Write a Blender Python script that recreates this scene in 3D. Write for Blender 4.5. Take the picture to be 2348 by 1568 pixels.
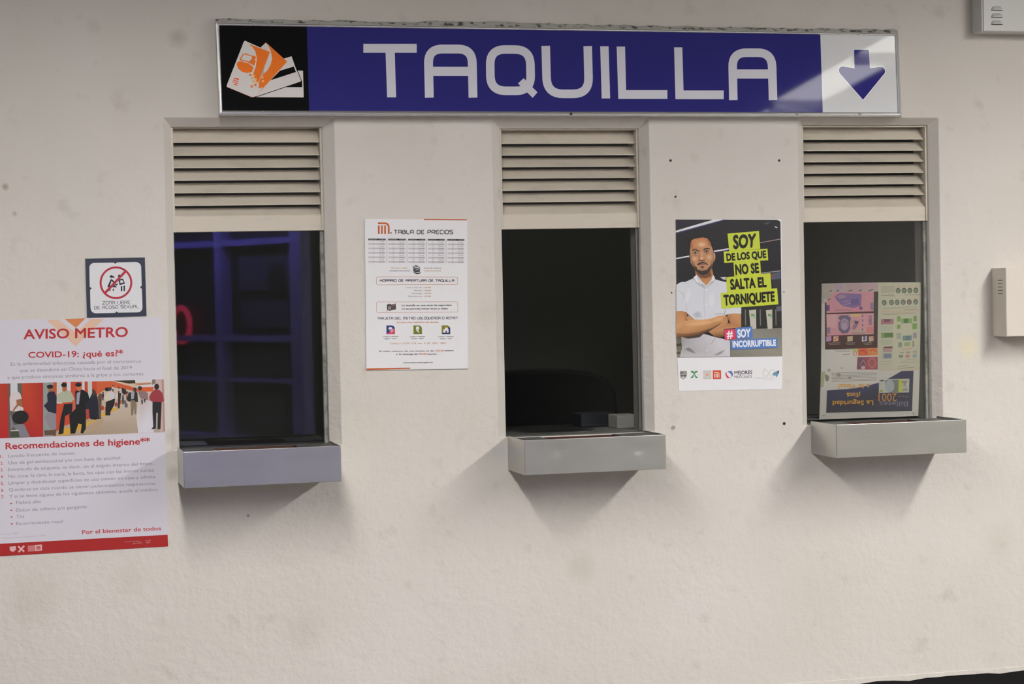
import bpy, bmesh, math, random
from mathutils import Vector, Matrix
random.seed(7)
for o in list(bpy.data.objects):
    bpy.data.objects.remove(o, do_unlink=True)
S = bpy.context.scene
COL = S.collection

# ------------------------------------------------------------------ camera
IMG_W, IMG_H, FPX = 2348, 1568, 4558.3
PAN, TILT, ROLL = 0.249801, -0.026943, -0.021474
DIST, EYE = 7.0, 1.64                      # the ticket wall is the plane Y = 0, the hall is on the -Y side
CAM = Vector((0, -DIST, EYE))
_f = Vector((math.sin(PAN)*math.cos(TILT), math.cos(PAN)*math.cos(TILT), math.sin(TILT)))
_r = _f.cross(Vector((0, 0, 1))).normalized()
_u = _r.cross(_f)
RIGHT = math.cos(ROLL)*_r + math.sin(ROLL)*_u
UP = -math.sin(ROLL)*_r + math.cos(ROLL)*_u
cam_data = bpy.data.cameras.new('camera')
cam_data.sensor_width = 36.0
cam_data.lens = FPX/IMG_W*36.0
cam = bpy.data.objects.new('camera', cam_data)
COL.objects.link(cam)
M = Matrix((RIGHT, UP, -_f)).transposed().to_4x4()
M.translation = CAM
cam.matrix_world = M
S.camera = cam

# ------------------------------------------------------------------ world, exposure
world = bpy.data.worlds.new('hall_ambient')
S.world = world
world.use_nodes = True
bg = world.node_tree.nodes['Background']
bg.inputs[0].default_value = (1.0, 0.95, 0.86, 1)
bg.inputs[1].default_value = 0.03
S.view_settings.view_transform = 'Standard'
S.view_settings.look = 'None'
S.view_settings.gamma = 1.0
S.view_settings.use_curve_mapping = False
S.view_settings.exposure = 0.0
LAMP_POWER = 53.0
AMBIENT_FILL = 0.2


def U(px, py, y=0.0):
    """the point of the plane Y = y that a place in the photograph shows (used to measure the wall)"""
    v = _f + (px-IMG_W/2)/FPX*RIGHT - (py-IMG_H/2)/FPX*UP
    t = (y+DIST)/v.y
    return CAM + v*t


def lin(c):
    c = c/255.0
    return c/12.92 if c <= 0.04045 else ((c+0.055)/1.055)**2.4


def C(r, g, b, k=1.05):
    return (min(lin(r)*k, .93), min(lin(g)*k, .93), min(lin(b)*k, .93), 1.0)


# ------------------------------------------------------------------ materials
def mat(name, color=(.5, .5, .5), rough=.5, metal=0.0, spec=.5, emit=None, strength=0.0):
    m = bpy.data.materials.new(name)
    m.use_nodes = True
    b = m.node_tree.nodes['Principled BSDF']
    b.inputs['Base Color'].default_value = (*color[:3], 1)
    b.inputs['Roughness'].default_value = rough
    b.inputs['Metallic'].default_value = metal
    b.inputs['Specular IOR Level'].default_value = spec
    if emit:
        b.inputs['Emission Color'].default_value = (*emit[:3], 1)
        b.inputs['Emission Strength'].default_value = strength
    return m


def node(nt, kind, **kw):
    n = nt.nodes.new(kind)
    for k, v in kw.items():
        setattr(n, k, v)
    return n


def print_mat(name, rough, spec):
    m = mat(name, rough=rough, spec=spec)
    nt = m.node_tree
    a = node(nt, 'ShaderNodeAttribute', attribute_name='Col')
    nt.links.new(a.outputs['Color'], nt.nodes['Principled BSDF'].inputs['Base Color'])
    return m


def noise_color(m, c1, c2, scale=8.0, detail=6, lo=.35, hi=.65, bump=0.0, bump_scale=60.0, stretch=(1, 1, 1)):
    nt = m.node_tree
    b = nt.nodes['Principled BSDF']
    tc = node(nt, 'ShaderNodeTexCoord')
    mp = node(nt, 'ShaderNodeMapping')
    mp.inputs['Scale'].default_value = stretch
    nt.links.new(tc.outputs['Object'], mp.inputs['Vector'])
    n = node(nt, 'ShaderNodeTexNoise')
    n.inputs['Scale'].default_value = scale
    n.inputs['Detail'].default_value = detail
    nt.links.new(mp.outputs[0], n.inputs['Vector'])
    r = node(nt, 'ShaderNodeValToRGB')
    r.color_ramp.elements[0].position = lo
    r.color_ramp.elements[1].position = hi
    r.color_ramp.elements[0].color = (*c1[:3], 1)
    r.color_ramp.elements[1].color = (*c2[:3], 1)
    nt.links.new(n.outputs['Fac'], r.inputs['Fac'])
    nt.links.new(r.outputs['Color'], b.inputs['Base Color'])
    if bump:
        n2 = node(nt, 'ShaderNodeTexNoise')
        n2.inputs['Scale'].default_value = bump_scale
        n2.inputs['Detail'].default_value = 4
        nt.links.new(mp.outputs[0], n2.inputs['Vector'])
        bp = node(nt, 'ShaderNodeBump')
        bp.inputs['Strength'].default_value = bump
        bp.inputs['Distance'].default_value = .01
        nt.links.new(n2.outputs['Fac'], bp.inputs['Height'])
        nt.links.new(bp.outputs['Normal'], b.inputs['Normal'])
    return r


WALL_COL = (.65, .612, .568)
PAPER = print_mat('printed_paper', .55, .25)
SATIN = print_mat('printed_satin_sheet', .35, .3)
ACRYLIC = print_mat('printed_gloss_acrylic', .035, .05)
PAINT = mat('cream_painted_metal', (.56, .51, .43), .45)
noise_color(PAINT, (.60, .545, .46), (.44, .42, .365), 5.0, 8, .52, .8, stretch=(1, 1, 3))
ALU = mat('bright_aluminium', (.90, .90, .90), .24, .85)
STEEL = mat('brushed_stainless_steel', (.62, .62, .59), .31, 1.0)
noise_color(STEEL, (.51, .515, .49), (.60, .60, .575), 3.0, 5, .3, .7, bump=.04, bump_scale=14, stretch=(1, 1, 3))
DARKSTEEL = mat('worn_dark_steel', (.16, .16, .15), .4, .6)
RUST = mat('brown_scoop', (.055, .02, .012), .5)
BLACK = mat('black_skirting', (.008, .008, .008), .6, spec=.2)
SCREW = mat('dull_screw_steel', (.30, .29, .27), .6, .3)
LEDGE = mat('dark_counter', (.035, .035, .038), .35)
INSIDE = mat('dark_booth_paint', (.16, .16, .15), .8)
SEAL = mat('grey_sealant', (.42, .42, .38), .6)
noise_color(SEAL, (.50, .50, .46), (.08, .08, .07), 40, 4, .5, .62)
HOLE = mat('dark_hole', (.02, .018, .015), .8)
CEMENT = mat('weathered_grey_seal', (.30, .30, .27), .6)
noise_color(CEMENT, (.34, .34, .31), (.14, .14, .12), 30, 5, .45, .7)
HALL_BOUNCE = mat('hall_bounce_wall_paint', (.68, .65, .60), .7)
PLUG = mat('grey_wall_plug', (.32, .30, .27), .6)
BOXPAINT = mat('pale_grey_box_paint', (.62, .62, .60), .4)
IVORY = mat('ivory_box_paint', (.66, .61, .54), .45)
FLOOR = mat('terrazzo_floor', (.3, .29, .27), .3)
noise_color(FLOOR, (.085, .08, .075), (.16, .15, .135), 90, 3)
CEIL = mat('ceiling_paint', (.20, .185, .16), .8)
HOUSING = mat('white_lamp_housing', (.7, .7, .7), .4)
DIFFUSER = [mat('lit_lamp_diffuser', (.8, .8, .8), .5, emit=(1, .97, .925), strength=LAMP_POWER*.88),
            mat('lit_lamp_diffuser_brighter', (.8, .8, .8), .5, emit=(1, .97, .925), strength=LAMP_POWER*1.24)]  # the right row emits more than the left row
GLASS = bpy.data.materials.new('window_glass')
GLASS.use_nodes = True
_nt = GLASS.node_tree
_nt.nodes.clear()
_o = node(_nt, 'ShaderNodeOutputMaterial')
_mx = node(_nt, 'ShaderNodeMixShader')
_fr = node(_nt, 'ShaderNodeFresnel')
_fr.inputs['IOR'].default_value = 1.5
_tr = node(_nt, 'ShaderNodeBsdfTransparent')
_tr.inputs['Color'].default_value = (.93, .94, .93, 1)
_gl = node(_nt, 'ShaderNodeBsdfGlossy')
_gl.inputs['Roughness'].default_value = .02
_nt.links.new(_fr.outputs[0], _mx.inputs[0])
_nt.links.new(_tr.outputs[0], _mx.inputs[1])
_nt.links.new(_gl.outputs[0], _mx.inputs[2])
_nt.links.new(_mx.outputs[0], _o.inputs['Surface'])


# ------------------------------------------------------------------ object helpers
def empty(name, loc, label=None, cat=None, group=None, kind=None):
    o = bpy.data.objects.new(name, None)
    o.empty_display_size = .05
    o.location = loc
    COL.objects.link(o)
    tag(o, label, cat, group, kind)
    return o


def tag(o, label=None, cat=None, group=None, kind=None):
    if label: o['label'] = label
    if cat: o['category'] = cat
    if group: o['group'] = group
    if kind: o['kind'] = kind
    return o


def root_loc(o):
    v = Vector((0, 0, 0))
    while o is not None:
        v += o.location
        o = o.parent
    return v


def link(name, me, m, parent=None, bevel=0.0, seg=2, smooth=False, loc=None):
    if m is not None and not me.materials:
        me.materials.append(m)
    off = root_loc(parent) if parent else (loc if loc is not None else Vector((0, 0, 0)))
    if off.length:
        me.transform(Matrix.Translation(-off))
    o = bpy.data.objects.new(name, me)
    COL.objects.link(o)
    if parent:
        o.parent = parent
    elif loc is not None:
        o.location = loc
    if bevel:
        b = o.modifiers.new('bevel', 'BEVEL')
        b.width = bevel
        b.segments = seg
        b.limit_method = 'ANGLE'
        b.angle_limit = math.radians(35)
    if smooth:
        for p in me.polygons:
            p.use_smooth = True
    return o


class MB:
    """a mesh being collected from simple pieces, in world coordinates"""
    def __init__(self):
        self.v = []
        self.f = []

    def add(self, vs, fs):
        n = len(self.v)
        self.v += [tuple(v) for v in vs]
        self.f += [tuple(i+n for i in f) for f in fs]
        return self

    def box(self, x0, x1, y0, y1, z0, z1):
        vs = [(x, y, z) for x in (x0, x1) for y in (y0, y1) for z in (z0, z1)]
        return self.add(vs, [(0, 1, 3, 2), (4, 6, 7, 5), (0, 4, 5, 1), (2, 3, 7, 6), (0, 2, 6, 4), (1, 5, 7, 3)])

    def prism(self, quad, dvec):
        """an extruded outline (list of points) along dvec"""
        n = len(quad)
        d = Vector(dvec)
        vs = [Vector(q) for q in quad] + [Vector(q)+d for q in quad]
        fs = [tuple(range(n)), tuple(range(2*n-1, n-1, -1))]
        fs += [(i, i+n, (i+1) % n+n, (i+1) % n) for i in range(n)]
        return self.add(vs, fs)

    def tube(self, pts, r, n=10, closed=False):
        pts = [Vector(p) for p in pts]
        rings = []
        k = len(pts)
        for i, p in enumerate(pts):
            a = pts[i-1] if (i > 0 or closed) else p
            b = pts[(i+1) % k] if (i < k-1 or closed) else p
            t = (b-a).normalized()
            s = t.cross(Vector((0, 0, 1)))
            if s.length < .1: s = t.cross(Vector((0, 1, 0)))
            s.normalize()
            w = s.cross(t)
            rings.append([p+r*(math.cos(2*math.pi*j/n)*s+math.sin(2*math.pi*j/n)*w) for j in range(n)])
        vs = [v for ring in rings for v in ring]
        fs = []
        for i in range(k if closed else k-1):
            for j in range(n):
                a, b = i*n, ((i+1) % k)*n
                fs.append((a+j, a+(j+1) % n, b+(j+1) % n, b+j))
        if not closed:
            fs += [tuple(range(n-1, -1, -1)), tuple((k-1)*n+j for j in range(n))]
        return self.add(vs, fs)

    def disc(self, c, r, y_out, n=16):
        """short cylinder on the wall, axis along Y"""
        a = [(c[0]+r*math.cos(2*math.pi*i/n), c[1], c[2]+r*math.sin(2*math.pi*i/n)) for i in range(n)]
        return self.prism(a, (0, y_out, 0))

    def mesh(self, name):
        me = bpy.data.meshes.new(name)
        me.from_pydata(self.v, [], self.f)
        bm = bmesh.new()
        bm.from_mesh(me)
        bmesh.ops.recalc_face_normals(bm, faces=bm.faces)
        bm.to_mesh(me)
        bm.free()
        return me

    def build(self, name, m, parent=None, **kw):
        return link(name, self.mesh(name), m, parent, **kw)


# ------------------------------------------------------------------ lettering and printing
_font_cache = {}


def font_mesh(s, bold=0.0):
    """vertices and faces of one line of the built-in font, with its width and cap height"""
    key = (s, bold)
    if key in _font_cache:
        return _font_cache[key]
    cu = bpy.data.curves.new('lettering', 'FONT')
    cu.body = s
    cu.size = 1.0
    cu.resolution_u = 3
    cu.offset = bold
    ob = bpy.data.objects.new('lettering', cu)
    COL.objects.link(ob)
    dg = bpy.context.evaluated_depsgraph_get()
    me = bpy.data.meshes.new_from_object(ob.evaluated_get(dg))
    vs = [(v.co.x, v.co.y) for v in me.vertices]
    fs = [tuple(p.vertices) for p in me.polygons]
    bpy.data.objects.remove(ob, do_unlink=True)
    bpy.data.curves.remove(cu)
    bpy.data.meshes.remove(me)
    x0 = min((v[0] for v in vs), default=0)
    x1 = max((v[0] for v in vs), default=1)
    _font_cache[key] = (vs, fs, x0, x1)
    return _font_cache[key]


def cap_height(bold=0.0):
    vs = font_mesh('H', bold)[0]
    return min(v[1] for v in vs), max(v[1] for v in vs)


def arc_round(pts, r, closed=False, n=4):
    """a polyline with its corners rounded off"""
    out = []
    k = len(pts)
    for i, p in enumerate(pts):
        if not closed and i in (0, k-1):
            out.append(p)
            continue
        a, b = pts[i-1], pts[(i+1) % k]
        da = (a[0]-p[0], a[1]-p[1]); db = (b[0]-p[0], b[1]-p[1])
        la, lb = math.hypot(*da), math.hypot(*db)
        q = min(r, la*.5, lb*.5)
        p0 = (p[0]+da[0]/la*q, p[1]+da[1]/la*q)
        p1 = (p[0]+db[0]/lb*q, p[1]+db[1]/lb*q)
        for j in range(n+1):
            t = j/n
            # circular-looking quadratic
            out.append(((1-t)**2*p0[0]+2*t*(1-t)*p[0]+t*t*p1[0], (1-t)**2*p0[1]+2*t*(1-t)*p[1]+t*t*p1[1]))
    return out


GLYPH = {
    'A': (.9, [[(0, 0), (0, 1), (.9, 1), (.9, 0)], [(0, .45), (.9, .45)]]),
    'B': (.9, [[(0, 0), (0, 1), (.8, 1), (.8, .5), (0, .5)], [(.7, .5), (.9, .5), (.9, 0), (0, 0)]]),
    'C': (.9, [[(.9, 1), (0, 1), (0, 0), (.9, 0)]]),
    'D': (.9, [[(0, 0), (0, 1), (.9, 1), (.9, 0), (0, 0)]]),
    'E': (.85, [[(.85, 1), (0, 1), (0, 0), (.85, 0)], [(0, .5), (.75, .5)]]),
    'H': (.9, [[(0, 0), (0, 1)], [(.9, 0), (.9, 1)], [(0, .5), (.9, .5)]]),
    'I': (.02, [[(0, 0), (0, 1)]]),
    'J': (.8, [[(.8, 1), (.8, 0), (0, 0)]]),
    'L': (.8, [[(0, 1), (0, 0), (.8, 0)]]),
    'M': (1.3, [[(0, 0), (0, 1), (1.3, 1), (1.3, 0)], [(.65, 1), (.65, 0)]]),
    'N': (.9, [[(0, 0), (0, 1), (.9, 1), (.9, 0)]]),
    'O': (.95, [[(.4, 0), (0, 0), (0, 1), (.95, 1), (.95, 0), (.4, 0)]]),
    'P': (.9, [[(0, 0), (0, 1), (.9, 1), (.9, .42), (0, .42)]]),
    'Q': (.95, [[(.4, 0), (0, 0), (0, 1), (.95, 1), (.95, 0), (.4, 0)], [(.65, .28), (1.02, -.1)]]),
    'R': (.9, [[(0, 0), (0, 1), (.9, 1), (.9, .42), (0, .42)], [(.5, .42), (.9, 0)]]),
    'S': (.9, [[(.9, 1), (0, 1), (0, .52), (.9, .52), (.9, 0), (0, 0)]]),
    'T': (.9, [[(0, 1), (.9, 1)], [(.45, 1), (.45, 0)]]),
    'U': (.9, [[(0, 1), (0, 0), (.9, 0), (.9, 1)]]),
    'X': (.9, [[(0, 0), (.9, 1)], [(0, 1), (.9, 0)]]),
    'Z': (.9, [[(0, 1), (.9, 1), (0, 0), (.9, 0)]]),
    '?': (.8, [[(0, 1), (.8, 1), (.8, .5), (.4, .5), (.4, .25)], [(.4, .08), (.4, -.04)]]),
    '¿': (.8, [[(.8, 0), (0, 0), (0, .5), (.4, .5), (.4, .75)], [(.4, .92), (.4, 1.04)]]),
}


class Art:
    """flat printing on a sheet: coloured shapes laid one over another a few hundredths of a millimetre apart"""
    def __init__(self, y, step=1.2e-5, kk=1.05):
        self.y = y
        self.step = step
        self.k = kk
        self.v, self.f, self.c = [], [], []
        self.level = 0

    def col(self, c):
        return C(*c, k=self.k) if len(c) == 3 else c

    def lift(self):
        self.level += 1

    def _add(self, pts, faces, cols):
        n = len(self.v)
        d = self.level*self.step
        self.v += [tuple(U(p[0], p[1], (self.y(p) if callable(self.y) else self.y)-d)) for p in pts]
        for f in faces:
            self.f.append(tuple(i+n for i in f))
            self.c.append([cols[i] for i in f] if isinstance(cols, list) else [cols]*len(f))

    def poly(self, pts, c, lift=True):
        if lift: self.lift()
        cols = [self.col(x) for x in c] if isinstance(c, list) else self.col(c)
        self._add(pts, [tuple(range(len(pts)))], cols)

    def soft(self, pts, edge, mid, inner=.45, lift=True):
        """a patch of printed tone that melts into its surroundings: edge colour on the rim, mid inside"""
        if lift: self.lift()
        n = len(pts)
        cx = sum(q[0] for q in pts)/n; cy = sum(q[1] for q in pts)/n
        ring = [(cx+(q[0]-cx)*inner, cy+(q[1]-cy)*inner) for q in pts]
        es = [self.col(x) for x in edge] if isinstance(edge, list) else [self.col(edge)]*n
        cols = es+[self.col(mid)]*n
        fs = [(i, (i+1) % n, (i+1) % n+n, i+n) for i in range(n)]+[tuple(range(n, 2*n))]
        self._add(list(pts)+ring, fs, cols)

    def oval(self, cx, cy, rx, ry, edge, mid, rot=0.0, inner=.4):
        ca, sa = math.cos(rot), math.sin(rot)
        self.soft([(cx+rx*math.cos(a)*ca-ry*math.sin(a)*sa, cy+rx*math.cos(a)*sa+ry*math.sin(a)*ca) for a in [2*math.pi*i/20 for i in range(20)]], edge, mid, inner)

    def ellipse(self, cx, cy, rx, ry, c, rot=0.0, n=24, lift=True):
        ca, sa = math.cos(rot), math.sin(rot)
        pts = []
        for i in range(n):
            a, b = rx*math.cos(2*math.pi*i/n), ry*math.sin(2*math.pi*i/n)
            pts.append((cx+a*ca-b*sa, cy+a*sa+b*ca))
        self.poly(pts, c, lift)

    def ribbon(self, pts, w, c, closed=False, lift=True):
        if lift: self.lift()
        k = len(pts)
        L, R = [], []
        for i, p in enumerate(pts):
            a = pts[i-1] if (i > 0 or closed) else None
            b = pts[(i+1) % k] if (i < k-1 or closed) else None
            ds = []
            if a is not None:
                d = (p[0]-a[0], p[1]-a[1]); l = math.hypot(*d) or 1
                ds.append((d[0]/l, d[1]/l))
            if b is not None:
                d = (b[0]-p[0], b[1]-p[1]); l = math.hypot(*d) or 1
                ds.append((d[0]/l, d[1]/l))
            if len(ds) == 1:
                nx, ny = -ds[0][1], ds[0][0]
                s = 1
            else:
                tx, ty = ds[0][0]+ds[1][0], ds[0][1]+ds[1][1]
                l = math.hypot(tx, ty) or 1
                nx, ny = -ty/l, tx/l
                s = 1/max(.35, nx*-ds[0][1]+ny*ds[0][0])
            L.append((p[0]+nx*w/2*s, p[1]+ny*w/2*s))
            R.append((p[0]-nx*w/2*s, p[1]-ny*w/2*s))
        fs = []
        for i in range(k if closed else k-1):
            j = (i+1) % k
            fs.append((i, j, j+k, i+k))
        self._add(L+R, fs, self.col(c))

    def ring(self, cx, cy, r, w, c, n=40, ry=None):
        self.ribbon([(cx+r*math.cos(2*math.pi*i/n), cy+(ry or r)*math.sin(2*math.pi*i/n)) for i in range(n)], w, c, True)

    def text_quad(self, s, tl, tr, br, bl, c, bold=0.0, lift=True):
        """the line's capital-height box laid over four corners"""
        if lift: self.lift()
        vs, fs, x0, x1 = font_mesh(s)
        h0, h1 = cap_height()
        k = bold
        # a heavier face is the same line set a few times, each a hair's breadth aside
        for ox, oy in ([(0, 0)] if not k else [(k, 0), (-k, 0), (0, k), (0, -k), (.7*k, .7*k), (-.7*k, .7*k), (.7*k, -.7*k), (-.7*k, -.7*k)]):
            if k: self.lift()
            pts = []
            for x, y in vs:
                a = (x+ox-x0+k)/(x1-x0+2*k); b = (y+oy-h0+k)/(h1-h0+2*k)
                bx, by = bl[0]+(br[0]-bl[0])*a, bl[1]+(br[1]-bl[1])*a
                tx, ty = tl[0]+(tr[0]-tl[0])*a, tl[1]+(tr[1]-tl[1])*a
                pts.append((bx+(tx-bx)*b, by+(ty-by)*b))
            self._add(pts, fs, self.col(c))

    def text(self, s, p0, p1, h, c, bold=0.0, lift=False):
        """baseline from p0 to p1, capitals h tall"""
        dx, dy = p1[0]-p0[0], p1[1]-p0[1]
        l = math.hypot(dx, dy)
        ux, uy = dy/l*h, -dx/l*h
        self.text_quad(s, (p0[0]+ux, p0[1]+uy), (p1[0]+ux, p1[1]+uy), p1, p0, c, bold, lift)

    def techno(self, s, p0, p1, h, w, c, gap=.32, space=.75, rad=.3):
        """rounded square single-stroke capitals; baseline from p0 to p1, capitals h tall, stroke w"""
        x = 0
        lines = []
        for ch in s:
            if ch == ' ':
                x += space
                continue
            gw, st = GLYPH[ch]
            for l in st:
                q = l if ch in 'ZX' else arc_round(l, rad)
                lines.append([(x+a, b) for a, b in q])
            x += gw+gap
        tot = x-gap
        dx, dy = (p1[0]-p0[0])/tot, (p1[1]-p0[1])/tot
        l = math.hypot(dx, dy)
        ux, uy = dy/l*h, -dx/l*h
        self.lift()
        for ln in lines:
            self.ribbon([(p0[0]+a*dx+b*ux, p0[1]+a*dy+b*uy) for a, b in ln], w, c, lift=False)

    def build(self, name, m, parent):
        me = bpy.data.meshes.new(name)
        me.from_pydata(self.v, [], self.f)
        ca = me.color_attributes.new('Col', 'FLOAT_COLOR', 'CORNER')
        i = 0
        for f in self.c:
            for c in f:
                ca.data[i].color = c
                i += 1
        return link(name, me, m, parent)


def sheet(name, corners, y_back, thick, c, m, parent, kk=1.05):
    """a flat sheet with real thickness: corners are places in the photograph, tl tr br bl ..."""
    front = [U(p[0], p[1], y_back-thick) for p in corners]
    mb = MB().prism(front, (0, thick, 0))
    me = mb.mesh(name)
    ca = me.color_attributes.new('Col', 'FLOAT_COLOR', 'CORNER')
    cc = C(*c, k=kk)
    for d in ca.data:
        d.color = cc
    return link(name, me, m, parent)


def zoom(ox, oy, s):
    """measuring helper: points taken from an enlarged detail"""
    def z(*pts):
        if len(pts) == 1 and not isinstance(pts[0][0], (tuple, list)):
            return (ox+pts[0][0]*s, oy+pts[0][1]*s)
        if len(pts) == 1:
            pts = pts[0]
        return [(ox+p[0]*s, oy+p[1]*s) for p in pts]
    return z

# ================================================================== the room
WALL_TOP, SKIRT = 3.25, 0.112
RECESS = .035
# per booth window: outer left, outer right, inner left, inner right (photo columns at mid height), row of the top outer / inner edge
WIN = [
    dict(ol=382, orr=774, il=398, ir=745, ot=269, it=291, cx=570),
    dict(ol=1134, orr=1494, il=1150, ir=1469, ot=272, it=295, cx=1310),
    dict(ol=1834, orr=2157, il=1842, ir=2130, ot=268, it=287, cx=1985),
]
TRAY = [  # front face corners tl tr br bl
    ((420, 1036), (782, 1021.5), (783.5, 1104.5), (422, 1119)),
    ((1202, 1006.5), (1527, 999), (1527.5, 1079), (1203, 1086)),
    ((1917, 973), (2215, 962.5), (2217.5, 1040), (1919.5, 1047.5)),
]
TD = -.24
for w, t in zip(WIN, TRAY):
    w['OL'] = U(w['ol'], 600).x; w['OR'] = U(w['orr'], 600).x
    w['IL'] = U(w['il']+4, 700, RECESS).x; w['IR'] = U(w['ir']+3, 700, RECESS).x
    w['OT'] = U(w['cx'], w['ot']).z; w['IT'] = U(w['cx'], w['it'], RECESS).z
    P = [U(q[0], q[1], TD) for q in t]
    w['tx0'] = (P[0].x+P[3].x)/2; w['tx1'] = (P[1].x+P[2].x)/2
    w['tz1'] = (P[0].z+P[1].z)/2; w['tz0'] = (P[2].z+P[3].z)/2
ZB = sum(w['tz1'] for w in WIN)/3-.012


def wall_material():
    m = mat('cream_plaster', WALL_COL, .75, spec=.3)
    nt = m.node_tree
    b = nt.nodes['Principled BSDF']
    tc = node(nt, 'ShaderNodeTexCoord')
    L = nt.links.new
    n1 = node(nt, 'ShaderNodeTexNoise'); n1.inputs['Scale'].default_value = 1.3; n1.inputs['Detail'].default_value = 8
    n2 = node(nt, 'ShaderNodeTexNoise'); n2.inputs['Scale'].default_value = 11; n2.inputs['Detail'].default_value = 6
    L(tc.outputs['Object'], n1.inputs['Vector']); L(tc.outputs['Object'], n2.inputs['Vector'])
    r1 = node(nt, 'ShaderNodeValToRGB')
    r1.color_ramp.elements[0].position = .3; r1.color_ramp.elements[1].position = .7
    r1.color_ramp.elements[0].color = (WALL_COL[0]*.95, WALL_COL[1]*.95, WALL_COL[2]*.93, 1)
    r1.color_ramp.elements[1].color = (WALL_COL[0]*1.04, WALL_COL[1]*1.04, WALL_COL[2]*1.06, 1)
    L(n1.outputs['Fac'], r1.inputs['Fac'])
    # scattered smudges, mostly on the rough lower half
    r2 = node(nt, 'ShaderNodeValToRGB')
    r2.color_ramp.elements[0].position = .60; r2.color_ramp.elements[1].position = .80
    r2.color_ramp.elements[0].color = (0, 0, 0, 1); r2.color_ramp.elements[1].color = (.30, .30, .30, 1)
    L(n2.outputs['Fac'], r2.inputs['Fac'])
    mx = node(nt, 'ShaderNodeMix', data_type='RGBA')
    L(r2.outputs['Color'], mx.inputs['Factor'])
    L(r1.outputs['Color'], mx.inputs['A'])
    mx.inputs['B'].default_value = (.33, .29, .235, 1)
    last = mx.outputs['Result']
    # single marks: place, radius, colour, strength, flattening
    for (px, py, rad, c, s) in [(12, 428, .012, (.30, .2, .15), .7), (34, 490, .010, (.34, .26, .2), .6), (408, 85, .035, (.36, .33, .27), .45),
                                (2222, 795, .05, (.75, .66, .33), .35), (569, 1182, .006, (.15, .12, .1), .8), (1120, 720, .05, (.5, .45, .38), .25),
                                (80, 1380, .09, (.45, .40, .33), .25), (700, 1440, .08, (.45, .40, .33), .22), (1330, 1300, .06, (.42, .37, .3), .25),
                                (2110, 1480, .035, (.4, .36, .3), .25), (2290, 1240, .08, (.45, .40, .33), .18), (300, 1330, .06, (.5, .44, .36), .2),
                                (1150, 1040, .035, (.55, .55, .56), .5), (398, 1085, .03, (.30, .29, .24), .45), (395, 1000, .03, (.40, .37, .30), .45)]:
        p = U(px, py)
        d = node(nt, 'ShaderNodeVectorMath', operation='DISTANCE')
        L(tc.outputs['Object'], d.inputs[0]); d.inputs[1].default_value = p
        nz = node(nt, 'ShaderNodeMath', operation='MULTIPLY_ADD')
        L(n2.outputs['Fac'], nz.inputs[0]); nz.inputs[1].default_value = rad*1.4; L(d.outputs['Value'], nz.inputs[2])
        mr = node(nt, 'ShaderNodeMapRange')
        mr.inputs['From Min'].default_value = rad*.9; mr.inputs['From Max'].default_value = rad*1.9
        mr.inputs['To Min'].default_value = s; mr.inputs['To Max'].default_value = 0
        L(nz.outputs[0], mr.inputs['Value'])
        k = node(nt, 'ShaderNodeMix', data_type='RGBA')
        L(mr.outputs[0], k.inputs['Factor']); L(last, k.inputs['A']); k.inputs['B'].default_value = (*c, 1)
        last = k.outputs['Result']
    L(last, b.inputs['Base Color'])
    # trowelled lumps: rough below about shoulder height, smoother above
    sep = node(nt, 'ShaderNodeSeparateXYZ'); L(tc.outputs['Object'], sep.inputs[0])
    mr = node(nt, 'ShaderNodeMapRange')
    mr.inputs['From Min'].default_value = 1.2; mr.inputs['From Max'].default_value = 2.2
    mr.inputs['To Min'].default_value = 1.0; mr.inputs['To Max'].default_value = .18
    L(sep.outputs['Z'], mr.inputs['Value'])
    n3 = node(nt, 'ShaderNodeTexNoise'); n3.inputs['Scale'].default_value = 26; n3.inputs['Detail'].default_value = 7; n3.inputs['Roughness'].default_value = .55
    L(tc.outputs['Object'], n3.inputs['Vector'])
    mu = node(nt, 'ShaderNodeMath', operation='MULTIPLY'); L(n3.outputs['Fac'], mu.inputs[0]); L(mr.outputs[0], mu.inputs[1])
    bp = node(nt, 'ShaderNodeBump'); bp.inputs['Strength'].default_value = .42; bp.inputs['Distance'].default_value = .014
    L(mu.outputs[0], bp.inputs['Height']); L(bp.outputs['Normal'], b.inputs['Normal'])
    return m


PLASTER = wall_material()


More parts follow.
